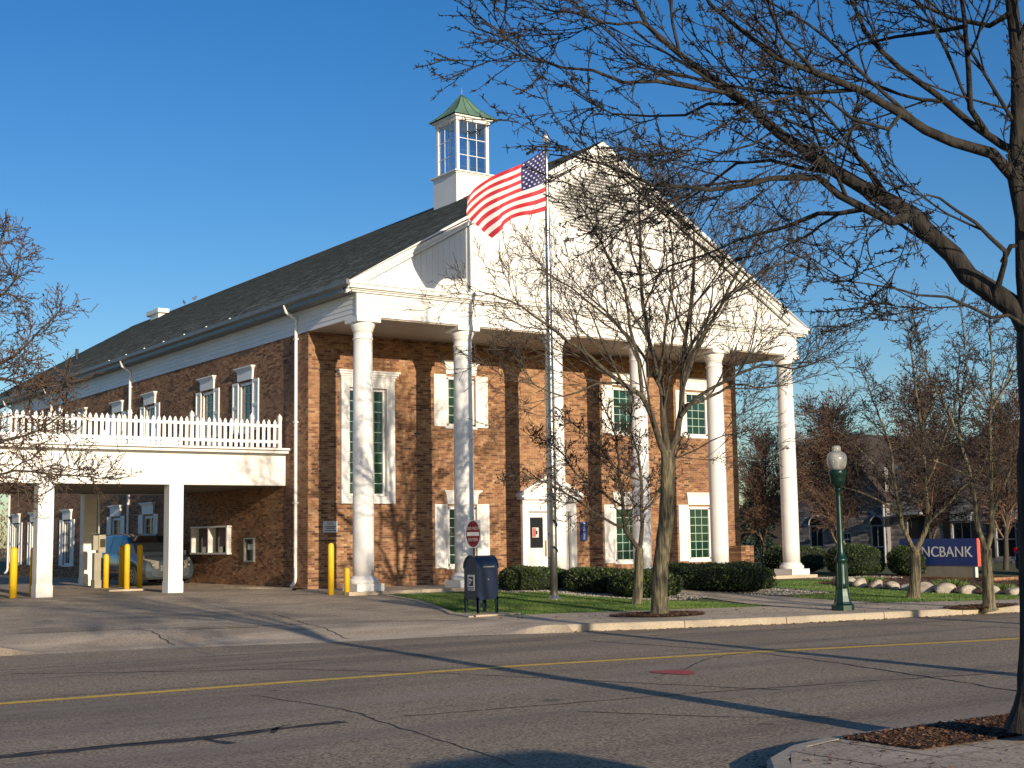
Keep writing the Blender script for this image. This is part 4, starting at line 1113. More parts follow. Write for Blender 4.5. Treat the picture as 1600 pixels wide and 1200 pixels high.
for k in range(4):
    rot = Matrix.Rotation(k * math.pi / 2, 3, 'Z')
    fc = lambda V, rot=rot: V @ np.array(rot).T + np.array([CX, CY, 0])
    for i in range(3):
        for j in range(3):
            a, b = -.58 + i * .3867, -.58 + (i + 1) * .3867
            e, g_ = 14.62 + j * .62, 14.62 + (j + 1) * .62
            MB(fc).add([(a, -.64, e), (b, -.64, e), (b, -.64, g_), (a, -.64, g_)], [(0, 1, 2, 3)]).build('pane', M['clear'], cup)
    mb = MB(fc)
    for i in (1, 2):
        mb.box(-.58 + i * .3867 - .012, -.58 + i * .3867 + .012, -.655, -.642, 14.6, 16.5)
        mb.box(-.58, .58, -.656, -.643, 14.62 + i * .62 - .012, 14.62 + i * .62 + .012)
    mb.build('glazing_bar', M['white'], cup)
prof = [(.90, 16.691), (.86, 16.74), (.66, 16.90), (.48, 17.08), (.30, 17.32), (.14, 17.56), (.0, 17.72)]
G = []
for k in range(4):
    c0 = [(-1, -1), (1, -1), (1, 1), (-1, 1)][k]
    c1 = [(-1, -1), (1, -1), (1, 1), (-1, 1)][(k + 1) % 4]
    G = np.array([[(CX + (c0[0] + (c1[0] - c0[0]) * t) * r_, CY + (c0[1] + (c1[1] - c0[1]) * t) * r_, z) for t in np.linspace(0, 1, 5)] for r_, z in prof])
    MB().grid(G, smooth=False).build('copper_roof', M['copper'], cup)
    mb = MB()
    for ti in (0, .33, .66):
        pts = [(CX + (c0[0] + (c1[0] - c0[0]) * ti) * r_ * 1.004, CY + (c0[1] + (c1[1] - c0[1]) * ti) * r_ * 1.004, z + .01) for r_, z in prof]
        mb.tube(pts, .014, 5)
    mb.build('roof_seam', M['copper_seam'], cup)
MB().tube([(CX, CY, 17.7), (CX, CY, 17.95)], .006, 5).build('lightning_rod', M['metal'], cup)

# downspouts
def downspout(y, zb=0.06, x=WX):
    mb = MB()
    P = [(OX - .06, y, 8.42), (OX + .0, y, 8.22), (x - .07, y, 8.02), (x - .065, y, 7.86), (x - .06, y, .35), (x - .075, y, .22), (x - .15, y, .10), (x - .22, y, zb)]
    mb.tube(P, [.052] * 8, 10)
    o = mb.build('downspout', M['white'], bank)
    for z in (7.4, 4.9, 2.5):
        MB().box(x - .125, x - .0, y - .075, y + .075, z, z + .035).build('bracket', M['white'], o)
for y in (3.45, 18.0, 28.3, 34.9):
    downspout(y)
# small things on the roof
mb = MB()
def on_roof(y, t): return (OX + (RX - OX) * t, y, EZ + (13.87 - EZ) * t)
p = on_roof(37.6, .95)
mb.box(p[0] - .25, p[0] + .25, p[1] - .7, p[1] + .5, p[2] - .25, p[2] + .14)
ru = mb.build('rooftop_vent_unit', M['white'], None, label='white boxy vent unit straddling the far end of the roof ridge', cat='vent unit')
MB().box(p[0] - .35, p[0] + .28, p[1] - .9, p[1] + .9, p[2] + .141, p[2] + .36).build('hood', M['white'], ru)
MB().box(p[0] - .2, p[0] + .2, p[1] + .901, p[1] + 1.2, p[2] + .16, p[2] + .34).build('outlet', M['glass_dark'], ru)
p = on_roof(37, .45)
MB().tube([(p[0], p[1], p[2] - .1), (p[0], p[1], p[2] + .55)], .08, 10).build('roof_pipe', M['black'], None, label='dark vent pipe on the shingle slope towards the far end', cat='vent pipe')
for k, y in enumerate((33.6, 35.0)):
    b = (RX, y, 13.92)
    t = thing('pigeon', 'small grey pigeon perched on the ridge, ' + ('nearer the cupola of the two' if k == 0 else 'the one next to the white vent unit'), 'bird', b, R(70 * k + 20), 'pigeons on the ridge')
    mb = MB()
    a = np.linspace(0, 1, 9)
    mb.tube([(-.16, 0, .10), (-.08, 0, .13), (0, 0, .16), (.07, 0, .2), (.11, 0, .25), (.13, 0, .29), (.17, 0, .29)], [.012, .05, .07, .055, .035, .034, .008], 10)
    mb.add([(-.10, -.03, .12), (-.10, .03, .12), (-.30, .035, .06), (-.30, -.035, .06)], [(0, 1, 2, 3)])
    mb.build('body', M['gutter'], t)
    MB().tube([(0, .02, 0), (.0, .02, .12)], .008, 4).build('leg', M['orange_dark'], t)
    MB().tube([(0, -.02, 0), (.0, -.02, .12)], .008, 4).build('leg', M['orange_dark'], t)
for k, y in enumerate(np.linspace(8, 20, 7)):
    p = on_roof(y, .015)
    mb = MB().box(p[0], p[0] + .05, y, y + .07, p[2] + .0, p[2] + .07)
    mb.build('snow_guard', M['white'], roof)

# ------------------------------------------------------------------ drive-through canopy
CYF, CYB, CXL = 4.23, 12.5, -16.0
cano = thing('drive_through_canopy', 'flat roofed white drive-through canopy on square posts beside the bank', 'canopy')
MB().box(CXL, WX - .01, CYF, CYF + .28, 3.06, 3.97).build('front_beam', M['white'], cano)
for k in range(4):
    MB().box(CXL, WX - .012, CYF - .012, CYF - .001, 3.075 + k * .22, 3.075 + k * .22 + .213).build('siding_board', M['white'], cano)
MB().box(CXL, WX - .01, CYB - .28, CYB, 3.06, 3.97).build('rear_beam', M['white'], cano)
mb = MB()
for e, a, b in ((.10, 3.971, 4.01), (.30, 4.011, 4.10), (.42, 4.101, 4.16)):
    mb.box(CXL, WX - .012, CYF - e, CYF + .3, a, b)
mb.build('cornice', M['white'], cano)
MB().box(CXL, WX - .013, CYF + .281, CYB - .281, 3.08, 4.12).build('roof_slab', M['soffit_shaded'], cano)
for x in (-3.765, -7.45, -11.1, -14.8):
    for yy in (CYF + .0, CYB - .55):
        mb = MB().box(x - .21, x + .21, yy + .003, yy + .42, .0, 3.06)
        mb.box(x - .225, x + .225, yy - .02, yy + .44, -.06, .30)
        mb.build('post', M['white'], cano)

def picket_fence(y, label, xe):
    root = thing('picket_fence', label, 'fence', (0, y, 4.16), 0, 'picket fences on the canopy roof')
    pk = MB().prism([(-.048, 0, .05), (.048, 0, .05), (.048, 0, .80), (.03, 0, .845), (0, 0, .89), (-.03, 0, .845), (-.048, 0, .80)], (0, .02, 0)).mesh('picket', M['white'])
    pt = MB().box(-.05, .05, -.03, .07, 0, .90).box(-.065, .065, -.045, .085, .901, .93)
    V = [(-.05, -.03, .931), (.05, -.03, .931), (.05, .07, .931), (-.05, .07, .931), (-.055, -.035, .99), (.055, -.035, .99), (.055, .075, .99), (-.055, .075, .99), (0, .02, 1.08)]
    pt.add(V, [(0, 1, 5, 4), (1, 2, 6, 5), (2, 3, 7, 6), (3, 0, 4, 7)]).add(V, [(4, 5, 8), (5, 6, 8), (6, 7, 8), (7, 4, 8)])
    pt = pt.mesh('fence_post', M['white'])
    xs = [xe, -1.405, -3.29, -5.137, -7.08, -8.95, -10.8, -12.7, -14.6]
    for x in xs:
        link('post', pt, root, loc=(x, 0, 0))
    for a, b in zip(xs[1:], xs):
        n = max(1, int(round((b - a) / .168)))
        for k in range(1, n):
            o = link('picket', pk, root, loc=(a + (b - a) * k / n, -.03 + random.uniform(-.002, .002), random.uniform(-.006, .006)))
            o.rotation_euler = (0, random.gauss(0, .006), 0)
        for z in (.18, .66):
            MB().box(a + .052, b - .052, -.008, .03, z, z + .085).build('rail', M['white'], root)
picket_fence(CYF + .10, 'white picket fence along the front edge of the canopy roof', -.50)
picket_fence(CYB - .35, 'white picket fence along the far edge of the canopy roof, seen through the front one', -.60)
MB().box(-1.55, -.75, 6.2, 7.4, 4.15, 4.55).build('rooftop_box', M['carblue'], None, label='blue covered box on the canopy roof behind the picket fence end', cat='box')

# ------------------------------------------------------------------ street furniture
def bollard(x, y, hh, label, r=.085, z=None):
    z = float(h(x, y)) if z is None else z
    pr = [(r, -.05), (r, hh - r)] + [(r * math.cos(a), hh - r + r * math.sin(a)) for a in np.linspace(.2, 1.45, 6)]
    MB().lathe(pr, n=18).build('bollard', M['bollard'], None, label, 'bollard', 'yellow bollards', loc=(x, y, z))
bollard(-.86, .27, 1.42, 'tall yellow bollard by the building corner, left of the first column')
bollard(-.66, -.28, .76, 'short yellow bollard right against the first column plinth', r=.075)
bollard(-8.15, 4.67, 1.38, 'yellow bollard left of the nearest canopy post, in full sun', r=.10)
bollard(-7.54, 5.0, 1.36, 'yellow bollard half hidden just left of the nearest canopy post')
bollard(-4.22, 8.9, 1.12, 'shorter sunlit yellow bollard right beside the beige teller kiosk')
bollard(-4.1, 7.35, 1.42, 'tall sunlit yellow bollard in front of the minivan')
bollard(-3.25, 10.3, 1.38, 'shaded yellow bollard behind, between the two sunlit ones')
bollard(-3.20, 8.75, 1.40, 'shaded yellow bollard in front of the minivan headlight')
k_ = thing('teller_kiosk', 'beige drive-through teller kiosk with a grey terminal on a slim post under the canopy', 'kiosk', (-4.35, 9.4, 0))
MB().box(-.12, .12, -.12, .12, -.05, 1.12).box(-.14, .14, -.24, .14, -.05, .28).build('pedestal', M['kiosk'], k_)
MB().box(.0, .22, -.14, .14, 1.121, 1.68).box(-.15, -.001, -.08, .12, 1.2, 1.66).build('terminal', M['kiosk'], k_)
MB().box(-.12, -.10, -.20, .20, 1.72, 1.74).box(.02, .07, .0, .05, 1.721, 3.05).build('tube_post', M['metal'], k_)
MB().box(.04, .2, -.178, -.171, 1.3, 1.55).build('screen', M['glass_dark'], k_)
# island under the bollards
MB().box(-4.75, -3.65, 7.0, 12.9, -.1, .035).build('island', M['apron'], kind='structure')

# street lamp
lx, ly = 4.99, -12.75
lamp = thing('street_lamp', 'dark green cast iron lamp post with an acorn glass globe on the far pavement', 'street lamp', (lx, ly, -.31))
def octa(prof, n=8, c=(0, 0, 0)): return MB().lathe(prof, c, n, smooth=False)
octa([(.245, 0), (.245, .12), (.23, .14), (.20, .16), (.185, .20), (.16, .32), (.145, .42), (.14, .48)]).build('base', M['lampgreen'], lamp)
sh_ = MB().lathe([(.140, .481), (.128, .60), (.124, .8), (.120, 1.0), (.118, 1.06), (.145, 1.08), (.15, 1.12), (.13, 1.15), (.11, 1.18), (.09, 1.24), (.075, 1.32), (.068, 1.8), (.062, 2.5), (.062, 2.62), (.085, 2.65), (.085, 2.68), (.064, 2.70)], n=16).build('shaft', M['lampgreen'], lamp)
for k in range(8):
    a = k * math.pi / 4
    MB().tube([(.134 * math.cos(a), .134 * math.sin(a), .5), (.120 * math.cos(a), .120 * math.sin(a), 1.04)], .013, 5).build('flute', M['lampgreen'], sh_)
MB().lathe([(.064, 2.701), (.075, 2.74), (.15, 2.80), (.165, 2.86), (.17, 2.94), (.19, 2.98), (.20, 3.07), (.185, 3.09)], n=20).build('cup', M['lampgreen'], lamp)
gl = MB().lathe([(.14, 3.091), (.19, 3.16), (.218, 3.26), (.222, 3.36), (.20, 3.43), (.15, 3.48), (.11, 3.50)], n=24).build('globe', M['globe'], lamp)
MB().lathe([(.11, 3.501), (.095, 3.53), (.10, 3.545), (.095, 3.60), (.07, 3.625), (.03, 3.635)], n=16).build('cap', M['globe'], lamp)
MB().lathe([(.03, 3.1), (.035, 3.16), (.06, 3.2), (.065, 3.30), (.045, 3.36), (.01, 3.38)], n=12).build('bulb', M['signwhite'], gl)

# mail collection box
mbx = thing('mail_box', 'dark blue rounded-top mail collection box on four legs at the driveway corner', 'mail box', (-1.48, -8.12, float(h(-1.4, -8.1)) + .03))
w2, d2 = .27, .27
arc = [(-d2, .30), (-d2, .98)] + [(d2 * -math.cos(a), .98 + .28 * math.sin(a)) for a in np.linspace(.12, math.pi - .12, 16)] + [(d2, .98), (d2, .30)]
MB().prism([(-w2, y, z) for y, z in arc], (2 * w2, 0, 0)).build('body', M['mailblue'], mbx)
for s_ in (-1, 1):
    a2 = [(y * 1.04, .30 + (z - .30) * 1.01) for y, z in arc[1:-1]]
    mb = MB()
    for (y0, z0), (y1, z1) in zip(a2, a2[1:]):
        x0, x1 = sorted((s_ * w2, s_ * (w2 + .022)))
        mb.add([(x0, y0, z0), (x1, y0, z0), (x1, y1, z1), (x0, y1, z1), (x0, y0 * .9, z0 - .02), (x1, y0 * .9, z0 - .02), (x1, y1 * .9, z1 - .02), (x0, y1 * .9, z1 - .02)], [(0, 1, 2, 3), (4, 7, 6, 5), (1, 5, 6, 2), (0, 3, 7, 4)])
    mb.build('rim', M['mailblue'], mbx)
    for sy in (-1, 1):
        MB().prism([(s_ * (w2 - .0) , sy * d2, .36), (s_ * (w2 - .07), sy * d2, .30), (s_ * (w2 - .05), sy * d2, 0), (s_ * w2, sy * d2, 0)], (0, -sy * .035, 0)).prism(
            [(s_ * w2, sy * (d2 - .0), .36), (s_ * w2, sy * (d2 - .08), .30), (s_ * w2, sy * (d2 - .05), 0), (s_ * w2, sy * d2, 0)], (-s_ * .025, 0, 0)).build('leg', M['mailblue'], mbx)
        MB().box(*sorted((s_ * (w2 - .07), s_ * (w2 + .02))), *sorted((sy * (d2 - .07), sy * (d2 + .02))), -.012, .012).build('foot', M['joint'], mbx)
MB().box(-w2 + .02, w2 - .02, -d2 - .012, -d2 - .001, .36, .80).build('door', M['mailblue'], mbx)
MB().box(-w2 + .02, w2 - .02, -d2 - .016, -d2 - .001, .81, .98).build('plate', M['mailblue'], mbx)
hp = [(-.255 * math.cos(a) , .98 + .292 * math.sin(a)) for a in np.linspace(.18, 1.15, 7)]
mb = MB()
mb.grid(np.array([[(x, y * 1.07, z) for x in (-w2 + .03, w2 - .03)] for y, z in hp]))
mb.build('pull_door', M['mailblue'], mbx)
MB().box(-.15, .15, -d2 - .05, -d2 - .0, 1.0, 1.03).build('handle', M['metal'], mbx)
MB().lathe([(.018, 0), (.018, .02)], (0, -d2 - .012, .74), 10, axis=Matrix.Rotation(R(90), 3, 'X')).build('lock', M['metal'], mbx)
lg = MB().box(-w2 - .006, -w2 - .001, -.15, .12, .50, .84).build('postal_emblem', M['signwhite'], mbx)
MB().add([(-w2 - .008, .08, .80), (-w2 - .008, -.11, .80), (-w2 - .008, -.11, .60), (-w2 - .008, .08, .60)], [(0, 1, 2, 3)]).build('emblem_field', M['mailblue'], lg)
MB().add([(-w2 - .010, .07, .77), (-w2 - .010, -.10, .73), (-w2 - .010, -.04, .70), (-w2 - .010, .05, .72)], [(0, 1, 2, 3)]).add(
    [(-w2 - .010, .06, .70), (-w2 - .010, -.03, .685), (-w2 - .010, .04, .62)], [(0, 1, 2)]).build('eagle_mark', M['signwhite'], lg)
text('UNITED STATES\nPOSTAL SERVICE', .034, (-w2 - .009, .105, .545), (R(90), 0, R(-90)), M['mailblue'], lg, 'emblem_lettering', .0008)
g0 = float(h(-1.2, -8.0))
MB().box(-2.08, -.92, -8.82, -7.52, g0 - .2, g0 + .03).build('concrete_pad', M['concrete'], kind='structure')

# do-not-enter sign
sg = thing('do_not_enter_sign', 'narrow white sign with red oval lettered DO NOT ENTER behind the mail box', 'road sign', (-.40, -6.2, float(h(-.4, -6.2))), R(-62))
MB().tube([(0, 0, -.1), (0, 0, 2.02)], .028, 8).build('post', M['black'], sg)
def rrect(w_, h_, r_, n=4):
    P = []
    for cx, cy, a0 in ((w_ - r_, h_ - r_, 0), (-w_ + r_, h_ - r_, 90), (-w_ + r_, -h_ + r_, 180), (w_ - r_, -h_ + r_, 270)):
        for k in range(n + 1):
            a = R(a0 + 90 * k / n)
            P.append((cx + r_ * math.cos(a), cy + r_ * math.sin(a)))
    return P
pan = MB().prism([(x, -.032, 1.73 + z) for x, z in rrect(.205, .325, .03)], (0, -.006, 0)).build('panel', M['signwhite'], sg)
MB().prism([(.19 * math.cos(a), -.0385, 1.73 + .31 * math.sin(a)) for a in np.linspace(0, 2 * math.pi, 36, endpoint=False)], (0, -.0015, 0)).build('red_oval', M['signred'], pan)
MB().box(-.165, .165, -.0425, -.041, 1.685, 1.775).build('white_bar', M['signwhite'], pan)
text('DO NOT', .105, (0, -.042, 1.86), (R(90), 0, 0), M['signwhite'], pan, 'lettering', .001, 'CENTER', .8)
text('ENTER', .105, (0, -.042, 1.59), (R(90), 0, 0), M['signwhite'], pan, 'lettering', .001, 'CENTER', .8)
for z in (1.99, 1.47):
    MB().lathe([(.010, 0), (.010, .004)], (0, -.041, z), 8, axis=Matrix.Rotation(R(90), 3, 'X')).build('bolt', M['metal'], pan)

# notice on the wall and blue plaque
nz = thing('wall_notice', 'small white notice reading NO on the brick wall left of the first column', 'sign', (.38, WY - .012, 1.80))
MB().prism([(x, 0, z) for x, z in rrect(.235, .165, .03)], (0, -.012, 0)).build('panel', M['signwhite'], nz)
text('NO', .12, (0, -.014, .09), (R(90), 0, 0), M['blackletter'], nz, 'lettering', .001, 'CENTER')
for z, w_ in ((.0, .19), (-.045, .15), (-.11, .19)):
    MB().box(-w_, w_, -.0135, -.0125, z - .012, z + .012).build('text_line', M['blackletter'], nz)
nz = thing('blue_plaque', 'narrow dark blue plaque with upright white lettering right of the entrance door', 'sign', (9.80, WY - .012, 1.58))
MB().box(-.145, .145, -.03, 0, -.31, .31).build('panel', M['signblue'], nz)
text('PNC BANK', .115, (0.02, -.032, -.27), (R(90), R(-90), 0), M['letter'], nz, 'lettering', .001)

# flagpole and flag
FPX, FPY = 2.90, -4.9
fg_ = float(h(FPX, FPY))
fp = thing('flagpole', 'tall silver metal flagpole standing on the lawn', 'flagpole', (FPX, FPY, fg_))
MB().lathe([(.098, -.1), (.098, 1.5), (.090, 4.5), (.075, 8.0), (.055, 11.6), (.05, 12.0)], n=20).build('pole', M['metal'], fp)
MB().lathe([(.19, -.02), (.19, .03), (.13, .06), (.11, .11), (.099, .12)], n=20).build('collar', M['metal'], fp)
MB().lathe([(.09, 12.001), (.09, 12.04), (.03, 12.05), (.02, 12.14)], n=12).build('truck', M['metal'], fp)
MB().lathe([(.004, 0)] + [(.105 * math.sin(a), .105 - .105 * math.cos(a)) for a in np.linspace(.3, 3.0, 12)], (0, 0, 12.14), 18).build('ball', M['ball'], fp)
P = [(.085 * math.cos(t), -.105 + 0 * t, 11.9 - t) for t in np.arange(0, 10.6, .5)]
MB().tube([(.03 + .02 * math.sin(t), -.11, 12.0 - t) for t in np.arange(0, 10.5, .5)], .006, 4).build('halyard', M['black'], fp)
mb = MB()
for z0, tw in ((2.05, 2.6), (2.9, 1.4), (1.35, 2.0)):
    mb.tube([(.106 * math.cos(a - 2.2), .106 * math.sin(a - 2.2), z0 - .10 * (a / 3.1) * tw) for a in np.linspace(0, 4.6, 16)], .022, 5)
mb.build('wrapped_cord', M['black'], fp)

def bez(P, t):
    P = np.array(P, float)
    t = np.asarray(t)[:, None]
    return ((1 - t) ** 3) * P[0] + 3 * t * (1 - t) ** 2 * P[1] + 3 * t * t * (1 - t) * P[2] + t ** 3 * P[3]
U = np.linspace(0, 1, 61) ** 1.35
# top and bottom edges of the cloth, (x, z) seen from the street; y drifts back along the fly
TT = bez([(0, 11.70), (-.55, 11.15), (-1.25, 11.10), (-1.80, 10.36)], U)
BT = bez([(0, 10.02), (-.62, 9.78), (-.75, 10.02), (-1.20, 9.26)], U)
Vv = np.linspace(0, 1, 53)
G = np.zeros((61, 53, 3))
for i, uu in enumerate(U):
    for j, v in enumerate(Vv):
        x = TT[i, 0] * (1 - v) + BT[i, 0] * v
        z = TT[i, 1] * (1 - v) + BT[i, 1] * v
        bul = math.sin(math.pi * v) * uu
        x += -.10 * bul
        ph = 7.0 * uu - 3.2 * v
        y = .68 * -x * 1.0 + .13 * uu ** .6 * math.sin(ph * 1.5) + .05 * math.sin(ph * 3.3 + 1.0) * uu
        z += .03 * math.cos(ph * 1.5) * uu
        G[i, j] = (FPX - .09 + x, FPY - .06 + y, z)
flag = thing('american_flag', 'United States flag blowing left from the silver flagpole', 'flag', (FPX, FPY, 10.0))
Gl = G - np.array([FPX, FPY, 10.0])
ic, jc = 24, 28
for k in range(13):
    j0, j1 = 4 * k, 4 * k + 4
    i0 = ic if k < 7 else 0
    MB().grid(Gl[i0:, j0:j1 + 1]).build('stripe', M['flagred'] if k % 2 == 0 else M['flagwhite'], flag)
can = MB().grid(Gl[:ic + 1, :jc + 1]).build('canton', M['flagblue'], flag)
def at(i, j):
    i0, j0 = int(min(i, 59)), int(min(j, 51))
    fi, fj = i - i0, j - j0
    a = Gl[i0, j0] * (1 - fi) * (1 - fj) + Gl[i0 + 1, j0] * fi * (1 - fj) + Gl[i0, j0 + 1] * (1 - fi) * fj + Gl[i0 + 1, j0 + 1] * fi * fj
    return a
for row in range(9):
    n = 6 if row % 2 == 0 else 5
    for c in range(n):
        ci = ic * ((c + .5 + (0 if n == 6 else .5)) / 6)
        cj = jc * (row + .8) / 9.6
        for side in (-1,):
            pts = []
            nrm = np.cross(at(ci + 1, cj) - at(ci, cj), at(ci, cj + 1) - at(ci, cj))
            nrm /= np.linalg.norm(nrm)
            if nrm[1] > 0: nrm = -nrm
            for q in range(10):
                rr_ = 1.0 if q % 2 == 0 else .42
                a = math.pi / 2 + q * math.pi / 5
                pts.append(tuple(at(ci + rr_ * 1.15 * math.cos(a), cj - rr_ * 1.0 * math.sin(a)) + nrm * .006))
            MB().poly(pts).build('star', M['flagwhite'], can)

# the bank sign
SX, SY0, SY1 = 20.2, -1.80, -4.98
bs = thing('bank_sign', 'low dark blue sign with orange logo and white letters PNC BANK', 'sign', (SX, SY0, -.2))
f_sign = lambda V: np.stack([-V[:, 1], -V[:, 0], V[:, 2]], 1)      # local: u to the right as read, v towards the reader
Lg = SY0 - SY1
MB(f_sign).box(0, Lg, -.16, 0, .46, 1.34).build('panel', M['signblue'], bs)
MB(f_sign).box(.03, Lg + .002, -.162, .002, 1.341, 1.36).build('top_trim', M['signblue'], bs)
MB(f_sign).box(Lg + .003, Lg + .025, -.16, .004, .44, 1.36).build('red_end', M['pinkred'], bs)
MB(f_sign).box(.13, Lg - .12, -.15, -.02, -.05, .459).build('base', M['kiosk'], bs)
MB(f_sign).box(Lg - .119, Lg - .10, -.15, -.01, -.05, .458).build('base_end', M['signwhite'], bs)
text('PNC', .50, (-.006, -.66, .90), (R(90), 0, R(-90)), M['letter'], bs, 'lettering', .004, sx=.98)
text('BANK', .50, (-.006, -1.66, .90), (R(90), 0, R(-90)), M['letter'], bs, 'lettering', .004, sx=.98)
cu_, cz = .36, .90
for k in range(3):
    a = R(90 + 120 * k)
    a2_ = R(90 + 120 * (k + 1))
    p0 = (cu_ + .04 * math.cos(a + 1.05), cz + .04 * math.sin(a + 1.05))
    q0, q1 = (cu_ + .21 * math.cos(a), cz + .23 * math.sin(a)), (cu_ + .19 * math.cos(a + .9), cz + .19 * math.sin(a + .9))
    q2 = (cu_ + .20 * math.cos(a2_ - .12), cz + .21 * math.sin(a2_ - .12))
    pts = [(p0[0], .006, p0[1]), (q0[0], .006, q0[1]), (q1[0], .006, q1[1]), (q2[0], .006, q2[1])]
    MB(f_sign).prism(pts, (0, .006, 0)).build('logo_leaf', M['orange'] if k else M['orange_dark'], bs)
bb = link('brick_edging', None, None, 'low brick edging around the base of the blue sign', 'brick edging')
for c in range(2):
    for k in range(22):
        MB().box(SX - .75, SX - .66, -1.3 - k * .215, -1.3 - k * .215 - .205 + .0, -.26 + c * .085, -.26 + c * .085 + .077, tint=random.random()).build('brick', M['brick'], bb)
    for k in range(8):
        MB().box(SX - .64 + k * .215, SX - .64 + k * .215 + .205, -6.05, -5.95, -.26 + c * .085, -.26 + c * .085 + .077, tint=random.random()).build('brick', M['brick'], bb)

# ------------------------------------------------------------------ vehicles
def car(name, label, cat, loc, rz, L, W, H, paint, kind='van', group=None, back=False):
    """local: front towards -y at y = 0, rear at y = L"""
    root = thing(name, label, cat, loc, rz, group)
    # stations: y, z low, z belt, z top, half width low, half width belt, half width top
    if kind == 'van':
        S_ = [(0.0, .30, .62, .68, .62, .66, .60), (.10, .22, .70, .80, .80, .84, .76), (.45, .20, .82, .92, .90, .93, .82), (.9, .20, .90, 1.00, .95, .97, .86),
              (1.15, .20, .96, 1.08, .95, .98, .84), (1.6, .20, 1.00, 1.40, .95, .99, .78), (2.05, .20, 1.02, 1.66, .95, .99, .74), (2.6, .20, 1.03, 1.74, .95, .99, .73), (3.6, .20, 1.05, 1.76, .95, .99, .73),
              (4.5, .20, 1.07, 1.72, .95, .98, .71), (4.85, .22, 1.05, 1.62, .93, .95, .68), (5.05, .26, 1.0, 1.25, .88, .90, .66), (5.1, .34, .8, .9, .82, .84, .62)]
        cab = (4, 11)
        wheels = (.98, 4.02)
    elif kind == 'suv':
        S_ = [(0.0, .40, .80, .88, .68, .72, .66), (.08, .30, .88, 1.0, .84, .88, .80), (.5, .28, 1.02, 1.10, .92, .94, .86), (1.2, .28, 1.08, 1.17, .95, .96, .88),
              (1.35, .28, 1.10, 1.22, .95, .97, .84), (1.75, .28, 1.12, 1.62, .95, .97, .76), (2.05, .28, 1.13, 1.78, .95, .97, .74), (3.0, .28, 1.15, 1.82, .95, .97, .73), (4.2, .28, 1.16, 1.80, .95, .97, .72),
              (4.65, .30, 1.15, 1.72, .93, .95, .70), (4.8, .34, 1.1, 1.3, .90, .92, .70), (4.85, .42, .9, 1.0, .86, .88, .68)]
        cab = (4, 10)
        wheels = (.95, 3.85)
    else:
        S_ = [(0.0, .30, .55, .60, .60, .64, .58), (.10, .22, .62, .70, .78, .82, .74), (.5, .18, .72, .80, .86, .88, .78), (1.2, .18, .80, .90, .88, .89, .80),
              (1.4, .18, .84, .94, .88, .90, .76), (2.0, .18, .88, 1.34, .88, .90, .64), (2.3, .18, .89, 1.42, .88, .90, .62), (3.0, .18, .91, 1.44, .88, .90, .62), (3.5, .18, .93, 1.36, .88, .90, .63),
              (4.0, .20, .94, 1.08, .88, .89, .70), (4.4, .22, .92, 1.02, .84, .86, .70), (4.5, .32, .8, .88, .78, .80, .64)]
        cab = (4, 9)
        wheels = (.88, 3.5)
    sl_, sw_, sh__ = L / S_[-1][0], W / (2 * S_[5][5]), H / max(s[3] for s in S_)
    S_ = [(y * sl_, a * sh__, b * sh__, c * sh__, d * sw_, e * sw_, f_ * sw_) for y, a, b, c, d, e, f_ in S_]
    wheels = [q * sl_ for q in wheels]
    # resample finely
    A = np.array(S_)
    ys = np.unique(np.concatenate([np.linspace(0, A[-1, 0], 60), A[:, 0]]))
    C_ = np.stack([ys] + [np.interp(ys, A[:, 0], A[:, k]) for k in range(1, 7)], 1)
    ring = []
    rw = .33 * sh__
    for (y, zl, zb, zt, wl_, wb, wt) in C_:
        arch = 0
        for wy in wheels:
            d = abs(y - wy)
            if d < rw * 1.18:
                arch = max(arch, math.sqrt((rw * 1.18) ** 2 - d * d) + rw * .95)
        za = max(zl, arch)
        za = min(za, zb - .06)
        half = [(0, zl), (wl_ * .75, zl), (wl_ * .80, max(zl, za)), (wl_, max(zl + .06, za)), (wb, (zb + max(zl, za)) / 2), (wb * .995, zb - .05), (wb * .965, zb), (wt * 1.02 + (wb - wt) * .08, zt - (zt - zb) * .10), (wt * .9, zt - .012), (wt * .5, zt + .012), (0, zt + .018)]
        ring.append([(x, y, z) for x, z in half] + [(-x, y, z) for x, z in half[-2:0:-1]])
    Rg = np.array(ring)
    Rg = np.concatenate([Rg, Rg[:, :1]], 1)
    mb = MB().grid(Rg)
    for e in (0, -1):
        mb.poly([tuple(p) for p in Rg[e, :-1]])
    body = mb.build('body', paint, root)
    # glass: side windows, windscreen, rear window lie just proud of the body
    def lerp_side(s_, y, t, off=.006):
        c = [np.interp(y, A[:, 0], A[:, k]) for k in range(1, 7)]
        zb, zt, wb, wt = c[1], c[2], c[4], c[5]
        x0, z0 = wb * .965, zb
        x1, z1 = wt * 1.02 + (wb - wt) * .08, zt - (zt - zb) * .10
        return (s_ * (x0 + (x1 - x0) * t + off), y, z0 + (z1 - z0) * t)
    ya, yb_ = S_[cab[0]][0], S_[cab[1]][0]
    cuts = {'van': [1.55, 2.35, 3.35, 4.6], 'suv': [1.7, 2.5, 3.3, 4.4], 'sedan': [1.85, 2.7, 3.5]}[kind]
    for s_ in (-1, 1):
        for a, b in zip(cuts, cuts[1:]):
            a, b = a * sl_ + .03, b * sl_ - .03
            g_ = np.array([[lerp_side(s_, y, t) for t in (.06, .5, .94)] for y in np.linspace(a, b, 6)])
            MB().grid(g_).build('window', M['glass_dark'], root)
        for q in cuts[1:-1] + [cuts[0] - .1]:
            y = q * sl_
            zb_ = float(np.interp(y, A[:, 0], A[:, 2]))
            wb_ = float(np.interp(y, A[:, 0], A[:, 5]))
            MB().box(*sorted((s_ * (wb_ + .001), s_ * (wb_ + .006))), y - .006, y + .006, .35 * sh__, zb_ - .07).build('door_seam', M['black'], root)
